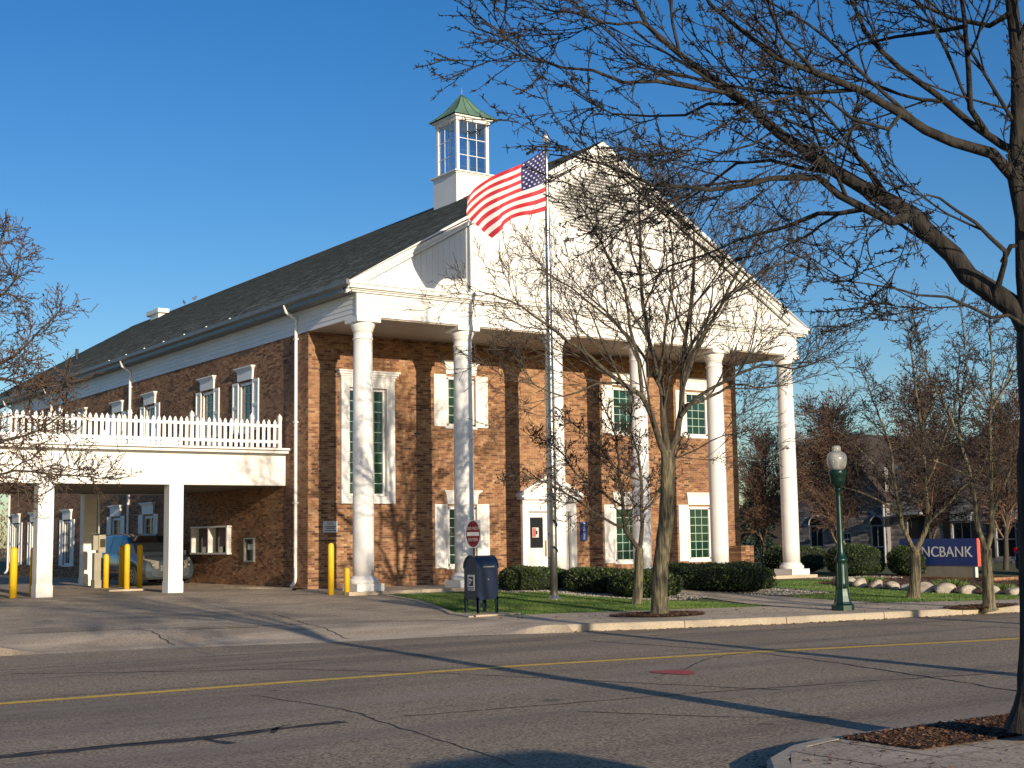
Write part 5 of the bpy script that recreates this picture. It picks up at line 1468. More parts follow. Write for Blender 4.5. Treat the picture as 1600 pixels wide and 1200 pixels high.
    def band(y0, y1, n, shrink=.93, z_off=.012):
        g_ = []
        for y in np.linspace(y0, y1, n):
            c = [np.interp(y, A[:, 0], A[:, k]) for k in range(1, 7)]
            zt, wt = c[2], c[5]
            g_.append([(wt * shrink * t, y - (.012 if y1 > y0 and y0 < L / 2 else -.012), zt + z_off + .018 * (1 - abs(t))) for t in np.linspace(-1, 1, 7)])
        MB().grid(np.array(g_)).build('windscreen' if y0 < L / 2 else 'rear_window', M['glass_dark'], root)
    band(S_[4][0] + .02, S_[6][0] - .03, 8)
    e = {'van': (9, 11), 'suv': (9, 10), 'sedan': (8, 9)}[kind]
    band(S_[e[0]][0] + .05, S_[e[1]][0] - .02, 5)
    hw = A[1, 5]
    zf = S_[1][1]
    for s_ in (-1, 1):
        # headlight: a slanted almond on the corner
        mb = MB()
        z0, z1 = S_[0][2] * .92, S_[1][3] * 1.0
        g_ = []
        for t in np.linspace(0, 1, 6):
            y = .02 + .42 * t ** 1.6
            x = hw * (.50 + .47 * t)
            g_.append([(s_ * x, y - .08, z0 - .05 * t), (s_ * (x + .03), y - .11, (z0 + z1) / 2 + .02 * t), (s_ * x * .99, y - .06, z1 + .01 + .10 * t)])
        mb.grid(np.array(g_))
        mb.build('headlight', M['headlight'], root)
        MB().lathe([(.055, 0), (.03, .02)], (s_ * hw * .74, -.035, (z0 + z1) / 2), 12, axis=Matrix.Rotation(R(90), 3, 'X')).build('lamp_bulb', M['rim'], root)
        MB().box(*sorted((s_ * A[-2, 5] * .70, s_ * A[-2, 5] * .97)), L - .10, L + .012, S_[-1][2], S_[-1][2] + .34).build('tail_light', M['taillight'], root)
        xm = A[4, 5] + .0
        ym = S_[5][0] + .05
        MB().box(*sorted((s_ * (xm + .02), s_ * (xm + .22))), ym, ym + .12, S_[5][2] + .0, S_[5][2] + .16).build('wing_mirror', paint, root)
        for wy in wheels:
            c = (s_ * (hw * 1.0 + .02 - .11 if False else W / 2 - .12), wy, rw)
            ax = Matrix.Rotation(R(90 * s_), 3, 'Y')
            wh = MB().lathe([(rw * .62, .12), (rw * .95, .115), (rw, .08), (rw, -.08), (rw * .95, -.115), (rw * .6, -.12)], c, 28, axis=ax).build('wheel', M['rubber'], root)
            mb = MB().lathe([(rw * .60, .08), (rw * .66, .122), (rw * .60, .123), (rw * .56, .09)], c, 24, axis=ax)
            mb.lathe([(rw * .14, .07), (rw * .14, .115), (.01, .118)], c, 12, axis=ax)
            for q in range(5):
                a = q * 2 * math.pi / 5
                rt = np.array(ax)
                pts = [(rw * .1 * math.cos(a), rw * .1 * math.sin(a), .105), (rw * .6 * math.cos(a), rw * .6 * math.sin(a), .105)]
                mb.tube([tuple(rt @ np.array(p) + np.array(c)) for p in pts], .026, 5)
            mb.build('rim', M['rim'], wh)
    # grille, bumper slot, plate
    z0 = S_[0][1]
    gz = (S_[0][2] + S_[0][3]) / 2
    MB().box(-hw * .40, hw * .40, -.012, .02, gz - .15, gz + .02).build('grille', M['black'], root)
    for k in range(3):
        MB().box(-hw * .42, hw * .42, -.034, -.013, gz - .14 + k * .062, gz - .115 + k * .062).build('grille_bar', M['rim'], root)
    MB().box(-hw * .55, hw * .55, -.018, .02, z0 + .03, z0 + .13).build('air_intake', M['black'], root)
    MB().box(-.16, .16, L + .012, L + .02, .62, .76).build('number_plate', M['signwhite'], root)
    return root
car('minivan', 'silver blue minivan waiting at the drive-up window under the canopy', 'minivan', (-1.60, 10.3, 0), 0, 5.1, 1.96, 1.74, M['vanpaint'], 'van')
car('parked_car', 'dark navy car parked right behind the bank sign', 'car', (25.2, -8.4, -.28), 0, 4.9, 1.95, 1.50, M['carnavy'], 'suv')
car('parked_car', 'bright dark blue car parked far behind the right end of the portico', 'car', (41.5, 25.2, -.03), R(65), 4.6, 1.82, 1.5, M['carblue'], 'sedan')
car('parked_car', 'blue car parked in the sun beyond the left end of the canopy', 'car', (-2.6, 41.5, -.03), R(20), 4.6, 1.82, 1.45, M['carblue'], 'sedan')

car('added_minivan', 'minivan added out of view on the near side to shade the road', 'minivan', (-12.9, -30.9, -.35), R(180), 4.9, 1.9, 1.95, M['vanpaint'], 'van')  # unseen van, added and sized for the curved shadow on the road
car('parked_car', 'car added out of view on the near side to shade the near pavement', 'car', (-8.6, -31.4, -.35), R(180), 4.5, 1.8, 1.42, M['carnavy'], 'sedan')  # unseen car, added only for its shade on the near pavement

# ------------------------------------------------------------------ bare trees
class Tree:
    def __init__(s):
        s.lines = []          # (points, radii, sides, twig?)
        s.buds = []
    def add(s, P, Rr, sides, cls):
        s.lines.append((P, Rr, sides, cls))
def unit(v):
    l = math.sqrt(v[0] * v[0] + v[1] * v[1] + v[2] * v[2]) + 1e-9
    return (v[0] / l, v[1] / l, v[2] / l)
def grow(T, p, d, L, r, lev, pr, rnd):
    """a curved, tapering shoot with its side shoots"""
    n = pr['seg'][lev]
    st = L / n
    P, Rr = [p], [r]
    wig = pr['wig'][lev]
    up = pr['up'][lev]
    r1 = pr['rend'] if lev == pr['max'] else r * .42
    dirs = [d]
    for k in range(n):
        d = unit((d[0] + rnd.gauss(0, wig), d[1] + rnd.gauss(0, wig), d[2] + rnd.gauss(0, wig) + up))
        p = (p[0] + d[0] * st, p[1] + d[1] * st, p[2] + d[2] * st)
        P.append(p)
        Rr.append(r + (r1 - r) * (k + 1) / n)
        dirs.append(d)
    T.add(P, Rr, pr['sides'][lev], lev)
    if lev >= pr['max']:
        return
    side(T, P, Rr, dirs, L, lev + 1, pr, rnd)
def side(T, P, Rr, dirs, L, lev, pr, rnd, t0=None, count=None, fall=.45):
    n = len(P) - 1
    cnt = pr['k'][lev] if count is None else count
    a0 = rnd.uniform(0, 6.28)
    for c in range(cnt):
        t = (pr['t0'] if t0 is None else t0)
        t = t + (1 - t) * (c + rnd.random()) / cnt
        i = min(int(t * n), n - 1)
        f = t * n - i
        q = tuple(P[i][j] + (P[i + 1][j] - P[i][j]) * f for j in range(3))
        rr = Rr[i] + (Rr[i + 1] - Rr[i]) * f
        dd = dirs[i + 1]
        a0 += 2.4 + rnd.uniform(-.5, .5)
        ang = rnd.uniform(*pr['ang'])
        h_ = (-dd[1], dd[0], 0.0) if abs(dd[2]) < .95 else (1.0, 0, 0)
        h_ = unit(h_)
        k_ = (dd[1] * h_[2] - dd[2] * h_[1], dd[2] * h_[0] - dd[0] * h_[2], dd[0] * h_[1] - dd[1] * h_[0])
        ca, sa = math.cos(a0), math.sin(a0) * pr.get('flat', 1.0)
        sd_ = unit(tuple(h_[j] * ca + k_[j] * sa for j in range(3)))
        nd_ = unit(tuple(dd[j] * math.cos(ang) + sd_[j] * math.sin(ang) for j in range(3)))
        LL = pr['len'][lev] * (1 - fall * t) * rnd.uniform(.6, 1.25)
        if fall > .5:
            LL *= min(1.0, .12 + rr / .035)
        grow(T, q, nd_, LL, max(min(rr * .62, pr['rmax'][lev]), pr['rend'] * 1.2), lev, pr, rnd)
def resample(pts, step):
    P = [Vector(p[:3]) for p in pts]
    Rr = [p[3] for p in pts]
    out, ro = [], []
    n = len(P)
    for i in range(n - 1):
        p0, p1, p2, p3 = P[max(i - 1, 0)], P[i], P[i + 1], P[min(i + 2, n - 1)]
        m = max(1, int((p2 - p1).length / step))
        for k in range(m):
            t = k / m
            q = .5 * ((2 * p1) + (p2 - p0) * t + (2 * p0 - 5 * p1 + 4 * p2 - p3) * t * t + (3 * p1 - p0 - 3 * p2 + p3) * t ** 3)
            out.append(tuple(q))
            ro.append(Rr[i] + (Rr[i + 1] - Rr[i]) * t)
    out.append(tuple(P[-1]))
    ro.append(Rr[-1])
    return out, ro
def tree_meshes(T, spur=0, bud=0, rnd=None, bsize=.018, spur_len=(.015, .05)):
    """batch all polylines of a tree into one mesh, with optional spurs and buds"""
    mb = MB()
    groups = {}
    for P, Rr, sd_, cls in T.lines:
        groups.setdefault((len(P), sd_, 0 if cls == 0 else 1), []).append((P, Rr))
    for (m, sd_, mi_), L in groups.items():
        A = np.array([q[0] for q in L])
        B = np.array([q[1] for q in L])
        V, F = tubes(A, B, sd_)
        mb.add(V, F, smooth=True, mi=mi_)
    thin = [(P, Rr) for P, Rr, s_, c in T.lines if Rr[-1] < .012]
    pts = []
    for P, Rr in thin:
        for i in range(len(P) - 1):
            pts.append((*P[i], *P[i + 1], Rr[i]))
    pts = np.array(pts)
    g = np.random.default_rng(5)
    if spur and len(pts):
        n = int(spur)
        k = g.integers(0, len(pts), n)
        t = g.random((n, 1))
        q = pts[k, :3] * (1 - t) + pts[k, 3:6] * t
        d = g.normal(0, 1, (n, 3))
        d += (pts[k, 3:6] - pts[k, :3]) / (np.linalg.norm(pts[k, 3:6] - pts[k, :3], axis=1, keepdims=True) + 1e-9) * .5
        d /= np.linalg.norm(d, axis=1, keepdims=True)
        L = g.uniform(*spur_len, (n, 1))
        e = q + d * L
        r0 = np.full(n, .0035)
        P3 = np.stack([q, e], 1)
        V, F = tubes(P3, np.stack([r0 * 1.2, r0 * .9], 1), 3)
        mb.add(V, F, mi=1)
    bm_ = None
    if bud and len(pts):
        n = int(bud)
        k = g.integers(0, len(pts), n)
        t = g.random((n, 1))
        q = pts[k, :3] * (1 - t) + pts[k, 3:6] * t + g.normal(0, .006, (n, 3))
        s_ = g.uniform(.5, 1.3, (n, 1)) * bsize
        o = np.array([(1, 0, -.5), (-.5, .87, -.5), (-.5, -.87, -.5), (0, 0, 1.1)])
        V = (q[:, None] + o[None] * s_[:, None]).reshape(-1, 3)
        F = (np.array([(0, 1, 3), (1, 2, 3), (2, 0, 3), (0, 2, 1)])[None] + (np.arange(n) * 4)[:, None, None]).reshape(-1, 3)
        bm_ = MB().add(V, F)
    return mb, bm_

PR = dict(seg=[8, 7, 6, 5, 3], wig=[.09, .12, .16, .2, .25], up=[.03, .03, .02, .02, .02], sides=[10, 6, 5, 4, 3], rend=.0035,
          k=[0, 5, 7, 6, 5], t0=.15, ang=(.45, 1.0), len=[3, 1.8, 1.0, .5, .22], rmax=[.2, .03, .016, .009, .005], max=4)
def guided(name, key, label, group, pr, lev, counts, spur, bud, seed, mtrunk, mtwig, mbud=None, step=.25, extra=None, bsize=.018, gap=.5):
    rnd = random.Random(seed)
    G_ = GUIDES[key]
    root_p = G_[0][0]
    T = Tree()
    base = Vector(root_p[:3])
    tr = [tuple(p) for p in G_[0]]
    tp, trr = resample(tr, .12)
    tmb = MB()
    # trunk flares at the foot and has an uneven outline
    tp = [tuple(np.array(p) + np.array([rnd.gauss(0, .004), rnd.gauss(0, .004), 0])) for p in tp]
    rr_ = []
    for p, q in zip(tp, trr):
        dz = p[2] - base[2]
        rr_.append(q * (1 + .45 * math.exp(-max(dz, 0) / .12)) * (1 + rnd.uniform(-.03, .03)))
    A = tubes(np.array([tp]) - np.array(base), np.array([rr_]), 18)
    Vt = A[0]
    ph = np.arctan2(Vt[:, 1] - 0, Vt[:, 0])
    ctr = np.repeat(np.array(tp) - np.array(base), 18, 0)
    dv = Vt - ctr
    an = np.arctan2(dv[:, 1], dv[:, 0])
    k_ = 1 + .05 * np.sin(an * 5 + Vt[:, 2] * 1.5) + .03 * np.sin(an * 9 - Vt[:, 2] * 3)
    tmb.add(ctr + dv * k_[:, None], A[1], smooth=True)
    tmb.lathe([(rr_[-1], 0), (rr_[-1] * .9, .06), (rr_[-1] * .5, .10), (.005, .12)], tuple(np.array(tp[-1]) - np.array(base) - np.array([0, 0, .02])), 12)
    root = thing(name, label, 'tree', base, 0, group)
    tmb.build('trunk', mtrunk, root)
    for g_ in G_[1:] + (extra or []):
        P, Rr = resample(g_, step)
        P = [tuple(P[0])] + [tuple(c + rnd.gauss(0, .012) for c in p) for p in P[1:]]
        P = [tuple(np.array(p) - np.array(base)) for p in P]
        L = sum(math.dist(a, b) for a, b in zip(P, P[1:]))
        dirs = [unit(tuple(b[j] - a[j] for j in range(3))) for a, b in zip(P, P[1:])]
        dirs = [dirs[0]] + dirs
        sd_ = 12 if Rr[0] > .04 else 7
        T.add(P, Rr, sd_, 0)
        side(T, P, Rr, dirs, L, lev, pr, rnd, t0=.12, count=max(2, int(counts * L)), fall=.8)
    mb, bm_ = tree_meshes(T, spur, bud, rnd, bsize)
    cr_ = mb.build('crown', [mtrunk if key in ('FG', 'T3', 'T4') else M['bark_limb'], mtwig], root)
    if bm_ is not None:
        bm_.build('buds', mbud or M['bud'], root, kind='stuff')
    return root, len(T.lines)
NL = 0
PF = dict(PR, wig=[.07, .065, .075, .10, .25], up=[.0, .015, .02, .02, .02], seg=[8, 9, 7, 5, 2], flat=.7, k=[0, 5, 5, 4, 4], len=[3, 2.3, 1.2, .5, .09], rmax=[.2, .019, .011, .0075, .005], rend=.0045, max=4, ang=(.28, .72))
near_tree, n_ = guided('street_tree', 'FG', 'large dark bare street tree at the right edge, its limbs arching over the road', 'bare street trees', PF, 1, 1.25, 22000, 0, 3, M['bark_dark'], M['bark_dark'])
NL += n_
P1 = dict(PR, up=[.05, .06, .05, .04, .03], wig=[.09, .09, .12, .15, .25], k=[0, 5, 5, 5, 3], len=[3, 2.6, 1.45, .72, .28], rmax=[.2, .030, .018, .011, .007], rend=.0055, ang=(.35, .75))
t_, n_ = guided('street_tree', 'T1', 'vase shaped bare tree with greenish forked trunk in a round mulch bed', 'bare street trees', P1, 1, 1.5, 9000, 5000, 8, M['bark'], M['bark_grey'])
NL += n_
P2 = dict(PR, up=[.03] * 5, k=[0, 5, 5, 5, 5], len=[2, 1.1, .95, .5, .24], rmax=[.1, .02, .013, .009, .006], rend=.005)
t_, n_ = guided('young_tree', 'T2', 'small pale bare tree with dark buds, just left of the vase shaped one', 'bare street trees', P2, 2, 5.0, 3000, 5000, 4, M['bark'], M['bark_grey'], bsize=.022)
NL += n_
P3 = dict(PR, up=[.05, .05, .05, .04, .03], k=[0, 5, 6, 5, 4], len=[3, 1.6, 1.35, .75, .34], rmax=[.15, .022, .015, .010, .007], rend=.0058)
t_, n_ = guided('street_tree', 'T3', 'bare tree with pale forked trunk in front of the blue sign letters', 'bare street trees', P3, 2, 3.4, 4000, 5000, 5, M['bark'], M['bark_grey'])
NL += n_
t_, n_ = guided('street_tree', 'T4', 'bare tree right of the blue sign, standing in the pavement', 'bare street trees', P3, 2, 3.4, 4000, 5000, 6, M['bark'], M['bark_grey'])
NL += n_
PL = dict(P3, k=[0, 6, 6, 6, 5], up=[.02] * 5, len=[3, 1.5, 1.3, .7, .32])
t_, n_ = guided('street_tree', 'TL', 'spreading bare tree with tan twigs reaching in from the left edge over the canopy', 'bare street trees', PL, 2, 4.0, 5000, 9000, 9, M['bark'], M['twig_tan'])
NL += n_

def wild(name, seed, H, spread, mtrunk, mtwig, k1=9, lev_len=None, bud=0, mbud=None, fine=1.0, r0=None, fork=.28):
    """free growing tree prototype standing at its own origin"""
    rnd = random.Random(seed)
    T = Tree()
    r0 = r0 or H * .016
    pr = dict(PR, max=3, seg=[8, 7, 5, 3], wig=[.07, .12, .18, .25], up=[.04, .05, .05, .03], sides=[8, 5, 3, 3], k=[0, k1, int(8 * fine), int(7 * fine)], t0=.2,
              len=[H, spread * .62, spread * .34, spread * .17], rmax=[r0, r0 * .38, r0 * .12, .009], rend=.006, ang=(.4, .95))
    P, Rr, dirs = [(0, 0, 0)], [r0], [(0, 0, 1)]
    n = 9
    d = (0, 0, 1)
    for k in range(n):
        d = unit((d[0] + rnd.gauss(0, .05), d[1] + rnd.gauss(0, .05), 1))
        P.append(tuple(P[-1][j] + d[j] * H * .80 / n for j in range(3)))
        Rr.append(r0 * (1 - .8 * (k + 1) / n))
        dirs.append(d)
    side(T, P, Rr, dirs, H, 1, pr, rnd, t0=fork, count=k1 * 2)
    root = bpy.data.objects.new(name, None)
    root['category'] = 'tree'
    COL.objects.link(root)
    MB().tube(P, Rr, 10).build('trunk', mtrunk, root)
    mb, bm_ = tree_meshes(T, 0, bud, rnd, .034)
    mb.build('crown', [mtrunk, mtwig], root)
    if bm_ is not None:
        bm_.build('buds', mbud or M['bud'], root, kind='stuff')
    return root
def place(proto, first, loc, rz, sc, label, group):
    o = proto if first else copy_tree(proto)
    o.location = loc
    o.rotation_euler = (0, 0, rz)
    o.scale = (sc, sc, sc)
    o['label'] = label
    o['group'] = group
    return o
red = wild('ornamental_tree', 21, 7.5, 4.6, M['bark_grey'], M['twig_red'], 14, fine=1.7, bud=9000, fork=.16)
grey = wild('tall_tree', 22, 12, 6.0, M['bark_grey'], M['twig'], 11, fine=1.1, fork=.3)
GB = 'bare background trees'
place(red, True, (26.5, 6.6, -.2), .3, 1.0, 'dense reddish bare tree before the dark brick house, left of the first white-trimmed downspout', GB)
place(red, False, (27.5, 2.6, -.2), 2.1, 1.05, 'dense reddish bare tree before the dark brick house, above the bank sign', GB)
place(red, False, (27.8, -.6, -.2), 4.0, .95, 'dense reddish bare tree before the dark brick house, above the navy car', GB)
place(red, False, (26.0, 10.6, -.2), 5.0, .85, 'reddish bare tree directly behind the street lamp globe', GB)
place(red, False, (40.5, 20.3, -.1), 1.2, .95, 'reddish bare tree seen between the two right-hand portico columns, nearer', GB)
place(grey, True, (52, 42, 0), .5, .78, 'grey bare tree far off, low in the gap between the two right-hand portico columns', GB)
place(grey, False, (60, 40, 0), 1.7, .80, 'grey bare tree far off, just right of the last portico column', GB)
place(grey, False, (66, 36, 0), 2.9, .84, 'grey bare tree far off behind the wooden utility pole', GB)
place(grey, False, (48, 30, 0), 4.4, .55, 'small grey bare tree behind the last portico column', GB)
place(grey, False, (50, 17, 0), 3.4, .62, 'grey bare tree rising behind the roof of the dark brick house', GB)
place(grey, False, (70, 52, 0), 5.4, .85, 'grey bare tree farthest off in the portico gap', GB)
place(grey, False, (-6, 78, 0), 5.4, .8, 'bare tree beside the pale house beyond the canopy', GB)
place(grey, False, (78, 44, 0), .9, .9, 'grey bare tree far off, right of the wooden utility pole', GB)

# trees along the near pavement, outside the picture but shading road and facade
copy_ = copy_tree(near_tree)
copy_.location = (-3.4, -26.9, -.3)
copy_.rotation_euler = (0, 0, 3.1)
copy_['label'] = 'large dark bare street tree farther along the near pavement'
copy_ = copy_tree(near_tree)
copy_.location = (4.4, -28.0, -.3)
copy_.rotation_euler = (0, 0, 3.5)
copy_['label'] = 'large dark bare street tree farthest along the near pavement'

# spruce at the corner of the building
def spruce(loc, H, Rad, label):
    root = thing('spruce', label, 'tree', loc)
    MB().tube([(0, 0, 0), (0, 0, H)], [.12, .02], 8).build('trunk', M['bark_dark'], root)
    g = np.random.default_rng(3)
    V, F, T = [], [], []
    mbq = MB()
    for lvl in np.linspace(.06, .98, 30):
        nb_ = int(9 + 9 * (1 - lvl))
        for k in range(nb_):
            a = g.uniform(0, 6.28)
            R_ = Rad * (1 - lvl) ** .85 * g.uniform(.75, 1.1) + .08
            n = 26
            t = g.random(n) ** .6
            x, y = np.cos(a) * R_ * t, np.sin(a) * R_ * t
            z = H * lvl - .35 * R_ * t ** 1.3 + g.normal(0, .03, n)
            c = np.stack([x + g.normal(0, .05, n), y + g.normal(0, .05, n), z], 1)
            d1 = g.normal(0, 1, (n, 3)) * .05 + np.array([np.cos(a), np.sin(a), -.3]) * .10
            d2 = g.normal(0, .035, (n, 3))
            Vv_ = np.stack([c - d2, c + d1, c + d2], 1).reshape(-1, 3)
            mbq.add(Vv_, np.arange(3 * n).reshape(n, 3), tint=g.random(n) * (.3 + .7 * t))
    mbq.build('crown', M['needle'], root)
    return root
spruce((33.9, 18.9, -.1), 5.4, 1.3, 'dark blue-green spruce against the right corner of the brick wall')

# ------------------------------------------------------------------ hedges and beds
def hedge(cx, cy, lx, ly, hh, label, rz=0.0, n=16000, round_=.30):
    z0 = float(h(cx, cy))
    root = thing('clipped_hedge', label, 'hedge', (cx, cy, z0), rz, 'clipped evergreen hedges')
    g = np.random.default_rng(int(abs(cx * 100 + cy * 10)))
    ph = g.uniform(0, 6.28, 6)
    def surf(u, v, w_):
        """direction -> point on a lumpy superellipsoid"""
        e = .42 + round_
        s_ = lambda t: np.sign(t) * np.abs(t) ** e
        x, y, z = s_(u) * lx / 2, s_(v) * ly / 2, (s_(w_) * .5 + .5) * hh
        lump = 1 + .035 * np.sin(x * 4 + ph[0]) + .035 * np.sin(y * 5 + ph[1]) + .03 * np.sin(z * 7 + ph[2] + x * 3)
        return np.stack([x * lump, y * lump, z * (1 + .05 * np.sin(x * 3.1 + ph[3]) + .04 * np.sin(y * 3.7 + ph[4]))], -1)
    th, fi = np.meshgrid(np.linspace(.0, math.pi, 22), np.linspace(0, 2 * math.pi, 41), indexing='ij')
    u, v, w_ = np.sin(th) * np.cos(fi), np.sin(th) * np.sin(fi), np.cos(th)
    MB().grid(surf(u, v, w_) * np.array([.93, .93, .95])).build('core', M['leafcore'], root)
    d = g.normal(0, 1, (n, 3))
    d /= np.linalg.norm(d, axis=1, keepdims=True)
    d[:, 2] = np.where(d[:, 2] < -.6, -d[:, 2], d[:, 2])
    P = surf(d[:, 0], d[:, 1], d[:, 2])
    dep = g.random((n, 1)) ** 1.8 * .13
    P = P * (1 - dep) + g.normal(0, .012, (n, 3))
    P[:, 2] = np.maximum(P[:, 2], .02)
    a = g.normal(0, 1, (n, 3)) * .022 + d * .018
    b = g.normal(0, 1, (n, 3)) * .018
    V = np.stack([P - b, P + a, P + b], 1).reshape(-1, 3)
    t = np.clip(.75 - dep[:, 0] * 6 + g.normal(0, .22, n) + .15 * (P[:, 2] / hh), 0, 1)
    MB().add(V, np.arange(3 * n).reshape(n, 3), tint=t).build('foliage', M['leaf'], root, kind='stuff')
hedge(4.9, -1.25, 2.2, 1.2, .68, 'clipped dark hedge block behind the flagpole, nearest the mail box')
hedge(5.7, -3.3, 1.5, 2.5, .68, 'long dark hedge in the middle, left of the entrance path')
hedge(5.3, -5.7, 1.5, 2.0, .68, 'dark hedge behind the two tree trunks, nearest the street')
hedge(10.0, -2.0, 1.6, 2.2, .66, 'clipped hedge right of the entrance path, farther end')
hedge(8.95, -4.9, 1.5, 3.4, .78, 'clipped hedge right of the entrance path, nearest the street')
hedge(19.6, 2.6, 1.9, 2.4, 1.0, 'rounded hedge behind the right corner of the portico', n=9000)
hedge(19.3, -.6, 1.7, 1.9, 1.05, 'tall clipped hedge between the last column and the lamp post', n=10000)
hedge(20.4, -2.2, 1.7, 1.5, 1.0, 'tall clipped hedge just right of the lamp post', n=10000)

def in_poly(x, y, poly):
    c = np.zeros(len(x), bool)
    for (x0, y0), (x1, y1) in zip(poly, poly[1:] + poly[:1]):
        k = ((y0 > y) != (y1 > y)) & (x < (x1 - x0) * (y - y0) / (y1 - y0 + 1e-12) + x0)
        c ^= k
    return c
def scatter(poly, n):
    P = np.array(poly)
    x = RNG.uniform(P[:, 0].min(), P[:, 0].max(), n)
    y = RNG.uniform(P[:, 1].min(), P[:, 1].max(), n)
    k = in_poly(x, y, poly)
    return x[k], y[k]
def pebbles(poly, n, size, name='pebbles'):
    x, y = scatter(poly, n)
    n = len(x)
    s_ = RNG.uniform(*size, n)
    o = np.array([(1, 0, 0), (0, 1, 0), (-1, 0, 0), (0, -1, 0), (0, 0, .8), (0, 0, -.6)]) 
    jit = RNG.uniform(.65, 1.15, (n, 6, 1))
    a = RNG.uniform(0, 6.28, n)
    ca, sa = np.cos(a), np.sin(a)
    V = o[None] * jit * s_[:, None, None]
    V = np.stack([V[..., 0] * ca[:, None] - V[..., 1] * sa[:, None], (V[..., 0] * sa[:, None] + V[..., 1] * ca[:, None]) * .8, V[..., 2] * .8], -1)
    V += np.stack([x, y, h(x, y) + s_ * .3 + .01], -1)[:, None]
    F = np.array([(0, 1, 4), (1, 2, 4), (2, 3, 4), (3, 0, 4), (1, 0, 5), (2, 1, 5), (3, 2, 5), (0, 3, 5)])
    FF = (F[None] + (np.arange(n) * 6)[:, None, None]).reshape(-1, 3)
    MB().add(V.reshape(-1, 3), FF, tint=np.repeat(RNG.beta(2, 2, n), 8)).build(name, M['pebble'], kind='stuff')
BED1 = [(3.7, -.55), (7.1, -.55), (7.0, -3), (6.7, -6.9), (4.5, -7.2), (4.2, -4.2), (4.5, -2.2), (3.6, -2.1)]
BED2 = [(9.5, -.55), (11.6, -.55), (11.3, -4), (10.9, -7.2), (8.4, -7.4), (8.35, -5)]
pebbles(BED1, 5200, (.02, .05))
pebbles(BED2, 3600, (.02, .055))
pebbles([(.6, -.52), (3.6, -.52), (3.6, -.78), (.7, -.72)], 700, (.015, .035))
pebbles([(16.2, -1.0), (19.5, -1.4), (19.2, -2.9), (16.6, -2.2)], 900, (.03, .06))
def flat_poly(name, poly, m, off, kind='stuff'):
    mb = MB()
    P = np.array(poly)
    xs, ys = np.arange(P[:, 0].min(), P[:, 0].max(), .15), np.arange(P[:, 1].min(), P[:, 1].max(), .15)
    X_, Y_ = np.meshgrid(xs, ys)
    x, y = X_.ravel(), Y_.ravel()
    k = in_poly(x + .075, y + .075, poly)
    x, y = x[k], y[k]
    q = [(x, y), (x + .15, y), (x + .15, y + .15), (x, y + .15)]
    V = np.stack([np.stack([a, b, h(a, b) + off], -1) for a, b in q], 1).reshape(-1, 3)
    mb.add(V, np.arange(len(V)).reshape(-1, 4))
    return mb.build(name, m, kind=kind)
MB1 = [(14.0, -3.6), (19.5, -1.2), (22.2, -1.4), (22.5, -7.5), (21, -12.5), (13.9, -11.6), (13.4, -8.8)]
flat_poly('mulch', MB1, M['mulch'], .03)
x, y = scatter(MB1, 9000)
chips(MB(), len(x), lambda n: (x, y, h(x, y) + .035), size=(.03, .08)).build('wood_chips', M['chip'], kind='stuff')
pitc = (1.15, -11.1)
PIT = [(pitc[0] + 1.15 * math.cos(a) * (1 + .1 * math.sin(3 * a)), pitc[1] + .8 * math.sin(a)) for a in np.linspace(0, 6.28, 24, endpoint=False)]
MB().add([(pitc[0], pitc[1], float(h(*pitc)) + .05)] + [(a, b, float(h(a, b)) + .026) for a, b in PIT], [(0, i + 1, (i + 1) % len(PIT) + 1) for i in range(len(PIT))]).build('mulch', M['mulch'], kind='stuff')
x, y = scatter(PIT, 5000)
chips(MB(), len(x), lambda n: (x, y, h(x, y) + .035), size=(.02, .06)).build('wood_chips', M['chip'], kind='stuff')
PIT4 = [(8.0 + 1.2 * math.cos(a), -14.1 + .45 * math.sin(a)) for a in np.linspace(0, 6.28, 20, endpoint=False)]
MB().add([(8.0, -14.1, float(h(8, -14.1)) + .05)] + [(a, b, float(h(a, b)) + .026) for a, b in PIT4], [(0, i + 1, (i + 1) % len(PIT4) + 1) for i in range(len(PIT4))]).build('mulch', M['mulch'], kind='stuff')
x, y = scatter(PIT4, 2500)
chips(MB(), len(x), lambda n: (x, y, h(x, y) + .035), size=(.02, .06)).build('wood_chips', M['chip'], kind='stuff')

# boulders along the bed
SPTS = [(15.3, -3.4), (14.6, -4.2), (14.0, -4.9), (13.75, -5.65), (13.6, -6.35), (13.5, -7.0), (13.3, -7.75), (13.15, -8.45), (13.2, -9.1), (13.3, -9.75), (13.45, -10.4), (13.55, -11.0), (13.7, -11.6), (14.4, -4.4)]
bms = []
for k in range(5):
    bm = bmesh.new()
    bmesh.ops.create_icosphere(bm, subdivisions=3, radius=1)
    g = random.Random(k)
    ax = [Vector((g.gauss(0, 1), g.gauss(0, 1), g.gauss(0, 1))).normalized() for _ in range(7)]
    am = [g.uniform(.55, .95) for _ in ax]
    for v in bm.verts:
        for a_, m_ in zip(ax, am):
            d = v.co.dot(a_)
            if d > m_ * .8:
                v.co -= a_ * (d - m_ * .8) * .8
        v.co *= 1 + .04 * math.sin(v.co.x * 5 + k) * math.cos(v.co.y * 4)
    for f_ in bm.faces:
        f_.smooth = True
    me = bpy.data.meshes.new('boulder')
    bm.to_mesh(me)
    bm.free()
    me.materials.append(M['boulder'])
    bms.append(me)
where = ['farthest from the street, leaning on its neighbour', 'second from the far end of the row', 'third from the far end of the row', 'fourth from the far end, before the gap',
         'fifth from the far end, low and broad', 'flat one left of the forked trunk', 'half hidden by the forked tree trunk', 'just right of the forked tree trunk',
         'squarish, below the middle of the blue sign', 'round topped, below the sign letters', 'below the right end of the sign', 'just left of the right-hand trunk', 'just right of the right-hand trunk', 'small one on top, far end']
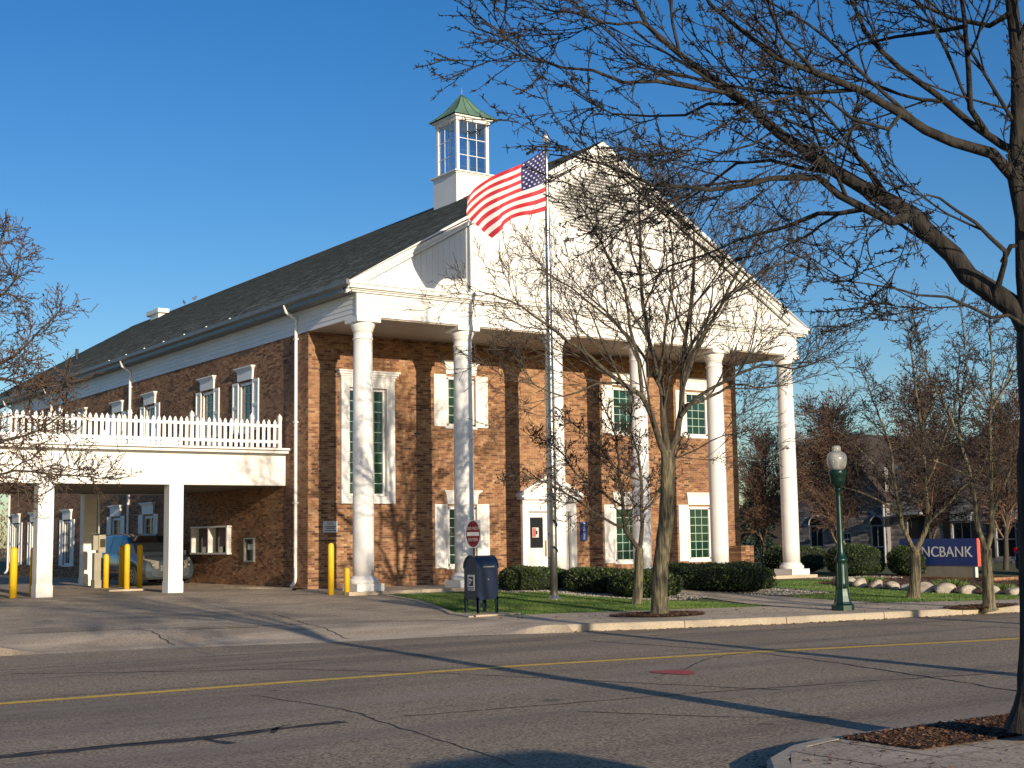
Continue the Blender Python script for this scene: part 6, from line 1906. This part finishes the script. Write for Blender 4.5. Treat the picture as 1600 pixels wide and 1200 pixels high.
for k, (x, y) in enumerate(SPTS):
    o = link('boulder', bms[k % 5], None, 'pale garden boulder edging the mulch bed, ' + where[k], 'boulder', 'pale boulders edging the bed', None,
             (x, y, float(h(x, y)) + .08), (random.uniform(-.2, .2), random.uniform(-.2, .2), random.uniform(0, 6)))
    s_ = random.uniform(.85, 1.15)
    o.scale = (.24 * s_, .29 * s_, .19 * s_) if k < 13 else (.17, .21, .12)

# lawn
def lawn(poly, n, excl=()):
    x, y = scatter(poly, n)
    for e in excl:
        k = ~in_poly(x, y, e)
        x, y = x[k], y[k]
    n = len(x)
    a = RNG.uniform(0, np.pi, n)
    hh = RNG.uniform(.022, .055, n)
    wv = RNG.uniform(.006, .012, n)
    z = h(x, y)
    lean = RNG.normal(0, .02, (n, 2))
    V = np.zeros((n, 3, 3))
    V[:, 0] = np.stack([x - np.cos(a) * wv, y - np.sin(a) * wv, z], -1)
    V[:, 1] = np.stack([x + np.cos(a) * wv, y + np.sin(a) * wv, z], -1)
    V[:, 2] = np.stack([x + lean[:, 0], y + lean[:, 1], z + hh], -1)
    pat = .5 + .25 * np.sin(x * 1.3 + 1) * np.cos(y * 1.7) + .2 * np.sin(x * 3.1 + y * 2.3)
    MB().add(V.reshape(-1, 3), np.arange(3 * n).reshape(n, 3), tint=np.clip(pat + RNG.normal(0, .22, n), 0, 1)).build('grass', M['grass'], kind='stuff')
LAWN1 = [(-2.1, -8.75), (-1.75, -7.3), (-1.05, -5.5), (-.3, -3.5), (.05, -1.9), (.35, -.8), (4.0, -.8), (4.6, -3), (4.5, -7.2), (5.3, -8), (5.2, -10.2), (2.2, -9.5), (-1, -8.95)]
LAWN2 = [(8.6, -9.0), (8.5, -7.6), (11.0, -7.4), (11.6, -1.0), (17, -2.2), (14, -3.5), (13.2, -6), (12.8, -8.5), (13.2, -11.5), (14.5, -12.3), (15.5, -13.1), (11.3, -12.5), (8.3, -11.2)]
lawn(LAWN1, 130000, (BED1,))
lawn(LAWN2, 110000, (BED2,))
lawn([(13.8, -12), (21, -12.8), (40, -15.5), (40, -14), (24, -10), (21, -12.2)], 20000)
# small leafy plants in the mulch
for k, (x, y, lb) in enumerate([(15.6, -4.3, 'at the far end of the boulder row'), (16.2, -7.0, 'left of the forked trunk'), (15.2, -9.4, 'below the letters of the blue sign'), (15.3, -11.6, 'right of the right-hand trunk'), (16.2, -12.3, 'beside the edge of the near tree trunk')]):
    z = float(h(x, y))
    t = thing('low_plant', 'small fresh green tuft in the mulch ' + lb, 'plant', (x, y, z), 0, 'green tufts in the mulch bed')
    n = 500
    g = RNG
    P = g.normal(0, 1, (n, 3)) * np.array([.16, .16, .0])
    tip = P * 1.5 + np.stack([np.zeros(n), np.zeros(n), g.uniform(.08, .26, n)], -1)
    b = g.normal(0, .012, (n, 3))
    P[:, 2] = 0.02
    MB().add(np.stack([P - b, tip, P + b], 1).reshape(-1, 3), np.arange(3 * n).reshape(n, 3), tint=g.random(n)).build('leaves', M['grass'], t)

# ------------------------------------------------------------------ the dark brick house on the right
HX = 34.0
KS = (HX + 18.35) / (30 + 18.35)
hy = lambda y: -33.68 + (y + 33.68) * KS
hz = lambda z: 1.364 + (z - 1.364) * KS
f_h = lambda V: np.stack([HX - V[:, 1], V[:, 0], V[:, 2]], 1)
f_h2 = lambda V: np.stack([HX + .25 - V[:, 1], V[:, 0], V[:, 2]], 1)
hs = thing('brick_house', 'dark brick two storey house behind the blue sign, with arched windows', 'house', (0, 0, 0))
GY0, GY1 = 10.3, 15.95
MZ0, MZ1 = hy(-9), hy(6.5)
arches = [(hy(11.1), .48, hz(-.2), hz(1.80)), (hy(7.5), .42, hz(-.2), hz(1.75))]
holesg = [(c - w_, c + w_, a, b) for c, w_, a, b in arches] + [(hy(9.27) - .28, hy(9.27) + .28, hz(.82), hz(1.43)), (hy(10.1) - .38, hy(10.1) + .38, hz(2.95), hz(4.25)), (hy(8.95) - .38, hy(8.95) + .38, hz(2.95), hz(4.25))]
wall_plane(GY0, GY1, -.5, 3.25, holesg[:3], lambda V: np.stack([HX + .006 - V[:, 1], V[:, 0], V[:, 2]], 1), 'gable_wall', hs, M['housemortar'])
mc = (GY0 + GY1) / 2
MB(f_h).add([(GY0, -.006, 3.25), (GY1, -.006, 3.25), (mc, -.006, 3.25 + (GY1 - GY0) / 2 * 1.06)], [(0, 1, 2)]).build('gable', M['housemortar'], hs)
holesm = [(hy(3.2) - .55, hy(3.2) + .55, hz(.3), hz(1.78)), (hy(1.05) - .55, hy(1.05) + .55, hz(.3), hz(1.84)), (hy(5.45) - .6, hy(5.45) + .6, -.3, hz(2.1)), (hy(-1.6) - .55, hy(-1.6) + .55, hz(.3), hz(1.84)),
          (hy(3.2) - .5, hy(3.2) + .5, hz(3.0), hz(4.3)), (hy(1.05) - .5, hy(1.05) + .5, hz(3.0), hz(4.3))]
wall_plane(MZ0, GY0, -.5, 4.6, holesm[:4], lambda V: np.stack([HX + .256 - V[:, 1], V[:, 0], V[:, 2]], 1), 'main_wall', hs, M['housemortar'])
for u0, u1, z1, hl, ff, dx in ((GY0, GY1, 3.25, holesg, f_h, 0), (MZ0, GY0, 4.6, holesm[:4], f_h2, .25)):
    CH_, BL_ = CH, BL
    bl = []
    for k in range(int((z1 + .5) / .115)):
        za = -.5 + k * .115
        hsx = [(q[0], q[1]) for q in hl if q[2] < za + .1 and q[3] > za]
        u = u0 - (.16 if k % 2 else 0)
        while u < u1:
            for p, q in clip_runs(max(u, u0), min(u + .31, u1), hsx):
                if q - p > .03:
                    bl.append((HX + dx - .008 - random.uniform(0, .012), HX + dx + .01, p, q, za + .012, za + .115))
            u += .322
    MB().boxes(bl, tint=RNG.random(len(bl)), drop_back='x1').build('brickwork', M['housebrick'], hs, kind='stuff')
def hwin(c, w_, z0, z1, ff, arch=False, lint=True, shut=False, cols=2, rows=2):
    mb = MB(ff)
    mb.box(c - w_, c - w_ + .07, -.08, .0, z0, z1).box(c + w_ - .07, c + w_, -.08, .0, z0, z1).box(c - w_ + .071, c + w_ - .071, -.08, 0, z1 - .07, z1).box(c - w_ + .071, c + w_ - .071, -.08, 0, z0, z0 + .06)
    zm = z0 + (z1 - z0) * .5
    mb.box(c - w_ + .071, c + w_ - .071, -.075, -.005, zm - .025, zm + .025)
    for i in range(1, cols):
        x_ = c - w_ + i * 2 * w_ / cols
        mb.box(x_ - .015, x_ + .015, -.074, -.03, z0 + .061, z1 - .071)
    fr = mb.build('window', M['housetrim'], hs)
    for a, b in ((z0 + .06, zm - .025), (zm + .025, z1 - .07)):
        MB(ff).add([(c - w_ + .07, -.06, a), (c + w_ - .07, -.06, a), (c + w_ - .07, -.06, b), (c - w_ + .07, -.06, b)], [(0, 1, 2, 3)]).build('pane', M['glass_dark'], fr)
    if arch:
        P = [(c + w_ * math.cos(a), z1 + w_ * math.sin(a)) for a in np.linspace(0, math.pi, 14)]
        MB(ff).prism([(p[0], .012, p[1]) for p in P], (0, .01, 0)).build('arch_pane', M['glass_dark'], fr)
        mb = MB(ff)
        mb.tube([(p[0], .03, p[1]) for p in P], .04, 6)
        mb.build('arch_trim', M['housetrim'], fr)
    if lint:
        MB(ff).prism([(c - w_ - .02, 0, z1 + .03), (c + w_ + .02, 0, z1 + .03), (c + w_ + .06, 0, z1 + .36), (c - w_ - .06, 0, z1 + .36)], (0, .06, 0)).box(c - w_ - .12, c + w_ + .12, 0, .10, z1 + .361, z1 + .43).build('lintel', M['housetrim'], fr)
    if shut:
        for s_ in (-1, 1):
            MB(ff).box(*sorted((c + s_ * (w_ + .03), c + s_ * (w_ + .42))), .0, .04, z0, z1).build('shutter', M['black'], fr)
for c, w_, a, b in arches:
    hwin(c, w_, a, b, f_h, arch=True, lint=False)
hwin(hy(9.27), .28, hz(.82), hz(1.43), f_h, lint=False)
MB(f_h).box(hy(9.35) - .10, hy(9.35) + .12, .0, .25, hz(1.6), hz(2.5)).build('black_lantern_box', M['black'], hs)
for c in (hy(10.1), hy(8.95)):
    hwin(c, .38, hz(2.95), hz(4.1), lambda V: f_h(V + np.array([0, .06, 0])), lint=False)
for c in (hy(3.2), hy(1.05), hy(-1.6)):
    hwin(c, .55, hz(.3), hz(1.82), f_h2, shut=True)
MB(f_h2).box(hy(5.45) - .6, hy(5.45) + .6, -.10, -.05, -.3, hz(2.1)).build('door', M['black'], hs)
MB(f_h2).box(hy(5.45) - .95, hy(5.45) + .95, .0, 1.0, hz(2.15), hz(2.25)).build('porch_hood', M['housetrim'], hs)
MB().tube([(HX - .08, GY0 + .1, 3.2), (HX - .08, GY0 + .1, -.2)], .05, 8).build('downspout', M['housetrim'], hs)
gh = (GY1 - GY0) / 2 * 1.06
for s_ in (-1, 1):
    y0 = mc + s_ * ((GY1 - GY0) / 2 + .35)
    MB().prism([(HX - .4, y0, 3.25 - .37), (HX - .4, y0, 3.25 - .25), (HX - .4, mc, 3.25 + gh + .12), (HX - .4, mc, 3.25 + gh)], (6, 0, 0)).build('roof', M['houseroof'], hs)
ry = hy(1.4)
MB().add([(HX + .8, MZ0, 4.5), (HX + .8, GY0 + .4, 4.5), (HX + 5.2, hy(2.6), hz(6.5)), (HX + 5.2, MZ0, hz(6.9)), (HX + 9.5, MZ0, 4.5), (HX + 9.5, GY0 + .4, 4.5)], [(0, 1, 2, 3), (3, 2, 5, 4)]).add(
    [(HX + .8, GY0 + .4, 4.5), (HX + 9.5, GY0 + .4, 4.5), (HX + 5.2, hy(2.6), hz(6.5))], [(0, 1, 2)]).build('main_roof', M['houseroof'], hs)
MB().box(HX + .8, HX + .9, MZ0, GY0 + .3, 4.36, 4.49).build('gutter', M['housetrim'], hs)
MB().add([(HX, GY0, -.5), (HX + .30, GY0, -.5), (HX + .30, GY0, 4.6), (HX, GY0, 4.6)], [(0, 1, 2, 3)]).build('return_wall', M['housemortar'], hs)
MB().add([(HX, GY1, -.5), (HX + 6, GY1, -.5), (HX + 6, GY1, 3.2), (HX, GY1, 3.2)], [(0, 1, 2, 3)]).build('far_wall', M['housemortar'], hs)

# shed, far houses, utility pole, wires
gs = thing('garage', 'low dark garage in the shade behind the blue car', 'garage', (52, 34, 0), R(25))
MB().box(-3, 3, -2.5, 2.5, 0, 2.6).build('wall', M['houseroof'], gs)
MB().prism([(-3.3, -2.8, 2.6), (3.3, -2.8, 2.6), (0, -2.8, 4.1)], (0, 5.6, 0)).build('roof', M['black'], gs)
MB().box(-1.3, 1.3, -2.56, -2.51, 0, 2.1).build('door', M['gutter'], gs)
pale = thing('pale_house', 'pale sided house seen beyond the canopy at the left edge', 'house', (-1.0, 62, 0))
MB().box(-7, 6, 0, 8, 0, 3.2).build('wall', M['siding_far'], pale)
MB().prism([(-7.4, -.3, 3.2), (6.4, -.3, 3.2), (-.5, -.3, 7.4)], (0, 8.6, 0)).build('roof', M['siding_far'], pale)
MB().box(-4, -2.6, -.05, -.002, 1, 2.4).build('window', M['glass_dark'], pale)
MB().box(2.6, 4.4, -.05, -.002, .9, 2.4).build('window', M['glass_dark'], pale)
up_ = thing('utility_pole', 'wooden utility pole with a crossarm far behind the portico', 'utility pole', (51.7, 30, 0))
MB().tube([(0, 0, 0), (0, 0, 9.9)], [.16, .11], 8).build('pole', M['wood'], up_)
ca_ = MB().tube([(-1.0, .95, 9.55), (1.0, -.95, 9.75)], .07, 6).build('crossarm', M['wood'], up_)
for t in (-.9, -.45, .45, .9):
    MB().lathe([(.05, 0), (.06, .05), (.03, .12)], (t, -.95 * t, 9.72 + .09 * t), 8).build('insulator', M['gutter'], ca_)
for k, (z0, z1) in enumerate(((9.75, 10.1), (8.7, 9.0), (8.2, 8.6))):
    P = [(51.7 - t * 46, 30 + t * 46 * .9, z0 + (z1 - z0) * t - 1.4 * 4 * t * (1 - t) * .5) for t in np.linspace(0, 1, 14)]
    MB().tube(P, .02, 4).build('overhead_wire', M['wire'], None, 'thin overhead wire running left from the utility pole, ' + ['top one', 'middle one', 'lowest one'][k], 'wire', 'overhead wires')
# low hedge row and far tree line closing the view
x = []
tl = MB()
g = np.random.default_rng(9)
for (x0, y0, x1, y1, hh, n) in ((60, 60, 140, 10, 4.5, 26000), (-60, 95, 40, 110, 6, 20000), (140, 10, 160, -60, 6, 6000)):
    t = g.random(n)
    px, py = x0 + (x1 - x0) * t + g.normal(0, 2.0, n), y0 + (y1 - y0) * t + g.normal(0, 2.0, n)
    top = hh * (.7 + .3 * np.sin(t * 37) * np.cos(t * 91))
    pz = top * g.random(n) ** .8
    d = g.normal(0, .16, (n, 3)) + np.array([0, 0, .25])
    b = g.normal(0, .05, (n, 3))
    P = np.stack([px, py, pz], -1)
    tl.add(np.stack([P - b, P + d, P + b], 1).reshape(-1, 3), np.arange(3 * n).reshape(n, 3))
tl.build('distant_thicket', M['twig_red'], kind='stuff')
# low brown shrubs in the gap between bank and house
for k, (x, y) in enumerate(((36.5, 18.2), (38.5, 16.4), (40.5, 21.0))):
    o = copy_tree(red)
    o.name = 'shrub'
    o.location = (x, y, -.2)
    o.rotation_euler = (0, 0, k * 2.0)
    o.scale = (.5, .5, .42)
    o['label'] = 'low brown bare shrub in the gap beside the dark brick house, ' + ['nearest the last column', 'nearest the house gable', 'farthest back'][k]
    o['category'] = 'shrub'
    o['group'] = 'bare shrubs beside the house'
# brick planter pier by the right end of the porch
pier = link('brick_pier', None, None, 'low brick pier behind the hedge at the right end of the porch', 'pier')
for k in range(15):
    for j in range(3):
        MB().box(16.0 + j * .215 + (0 if k % 2 else .0), 16.0 + j * .215 + .205, 1.7, 2.3, k * CH, k * CH + .058, tint=random.random()).build('brick', M['brick'], pier)
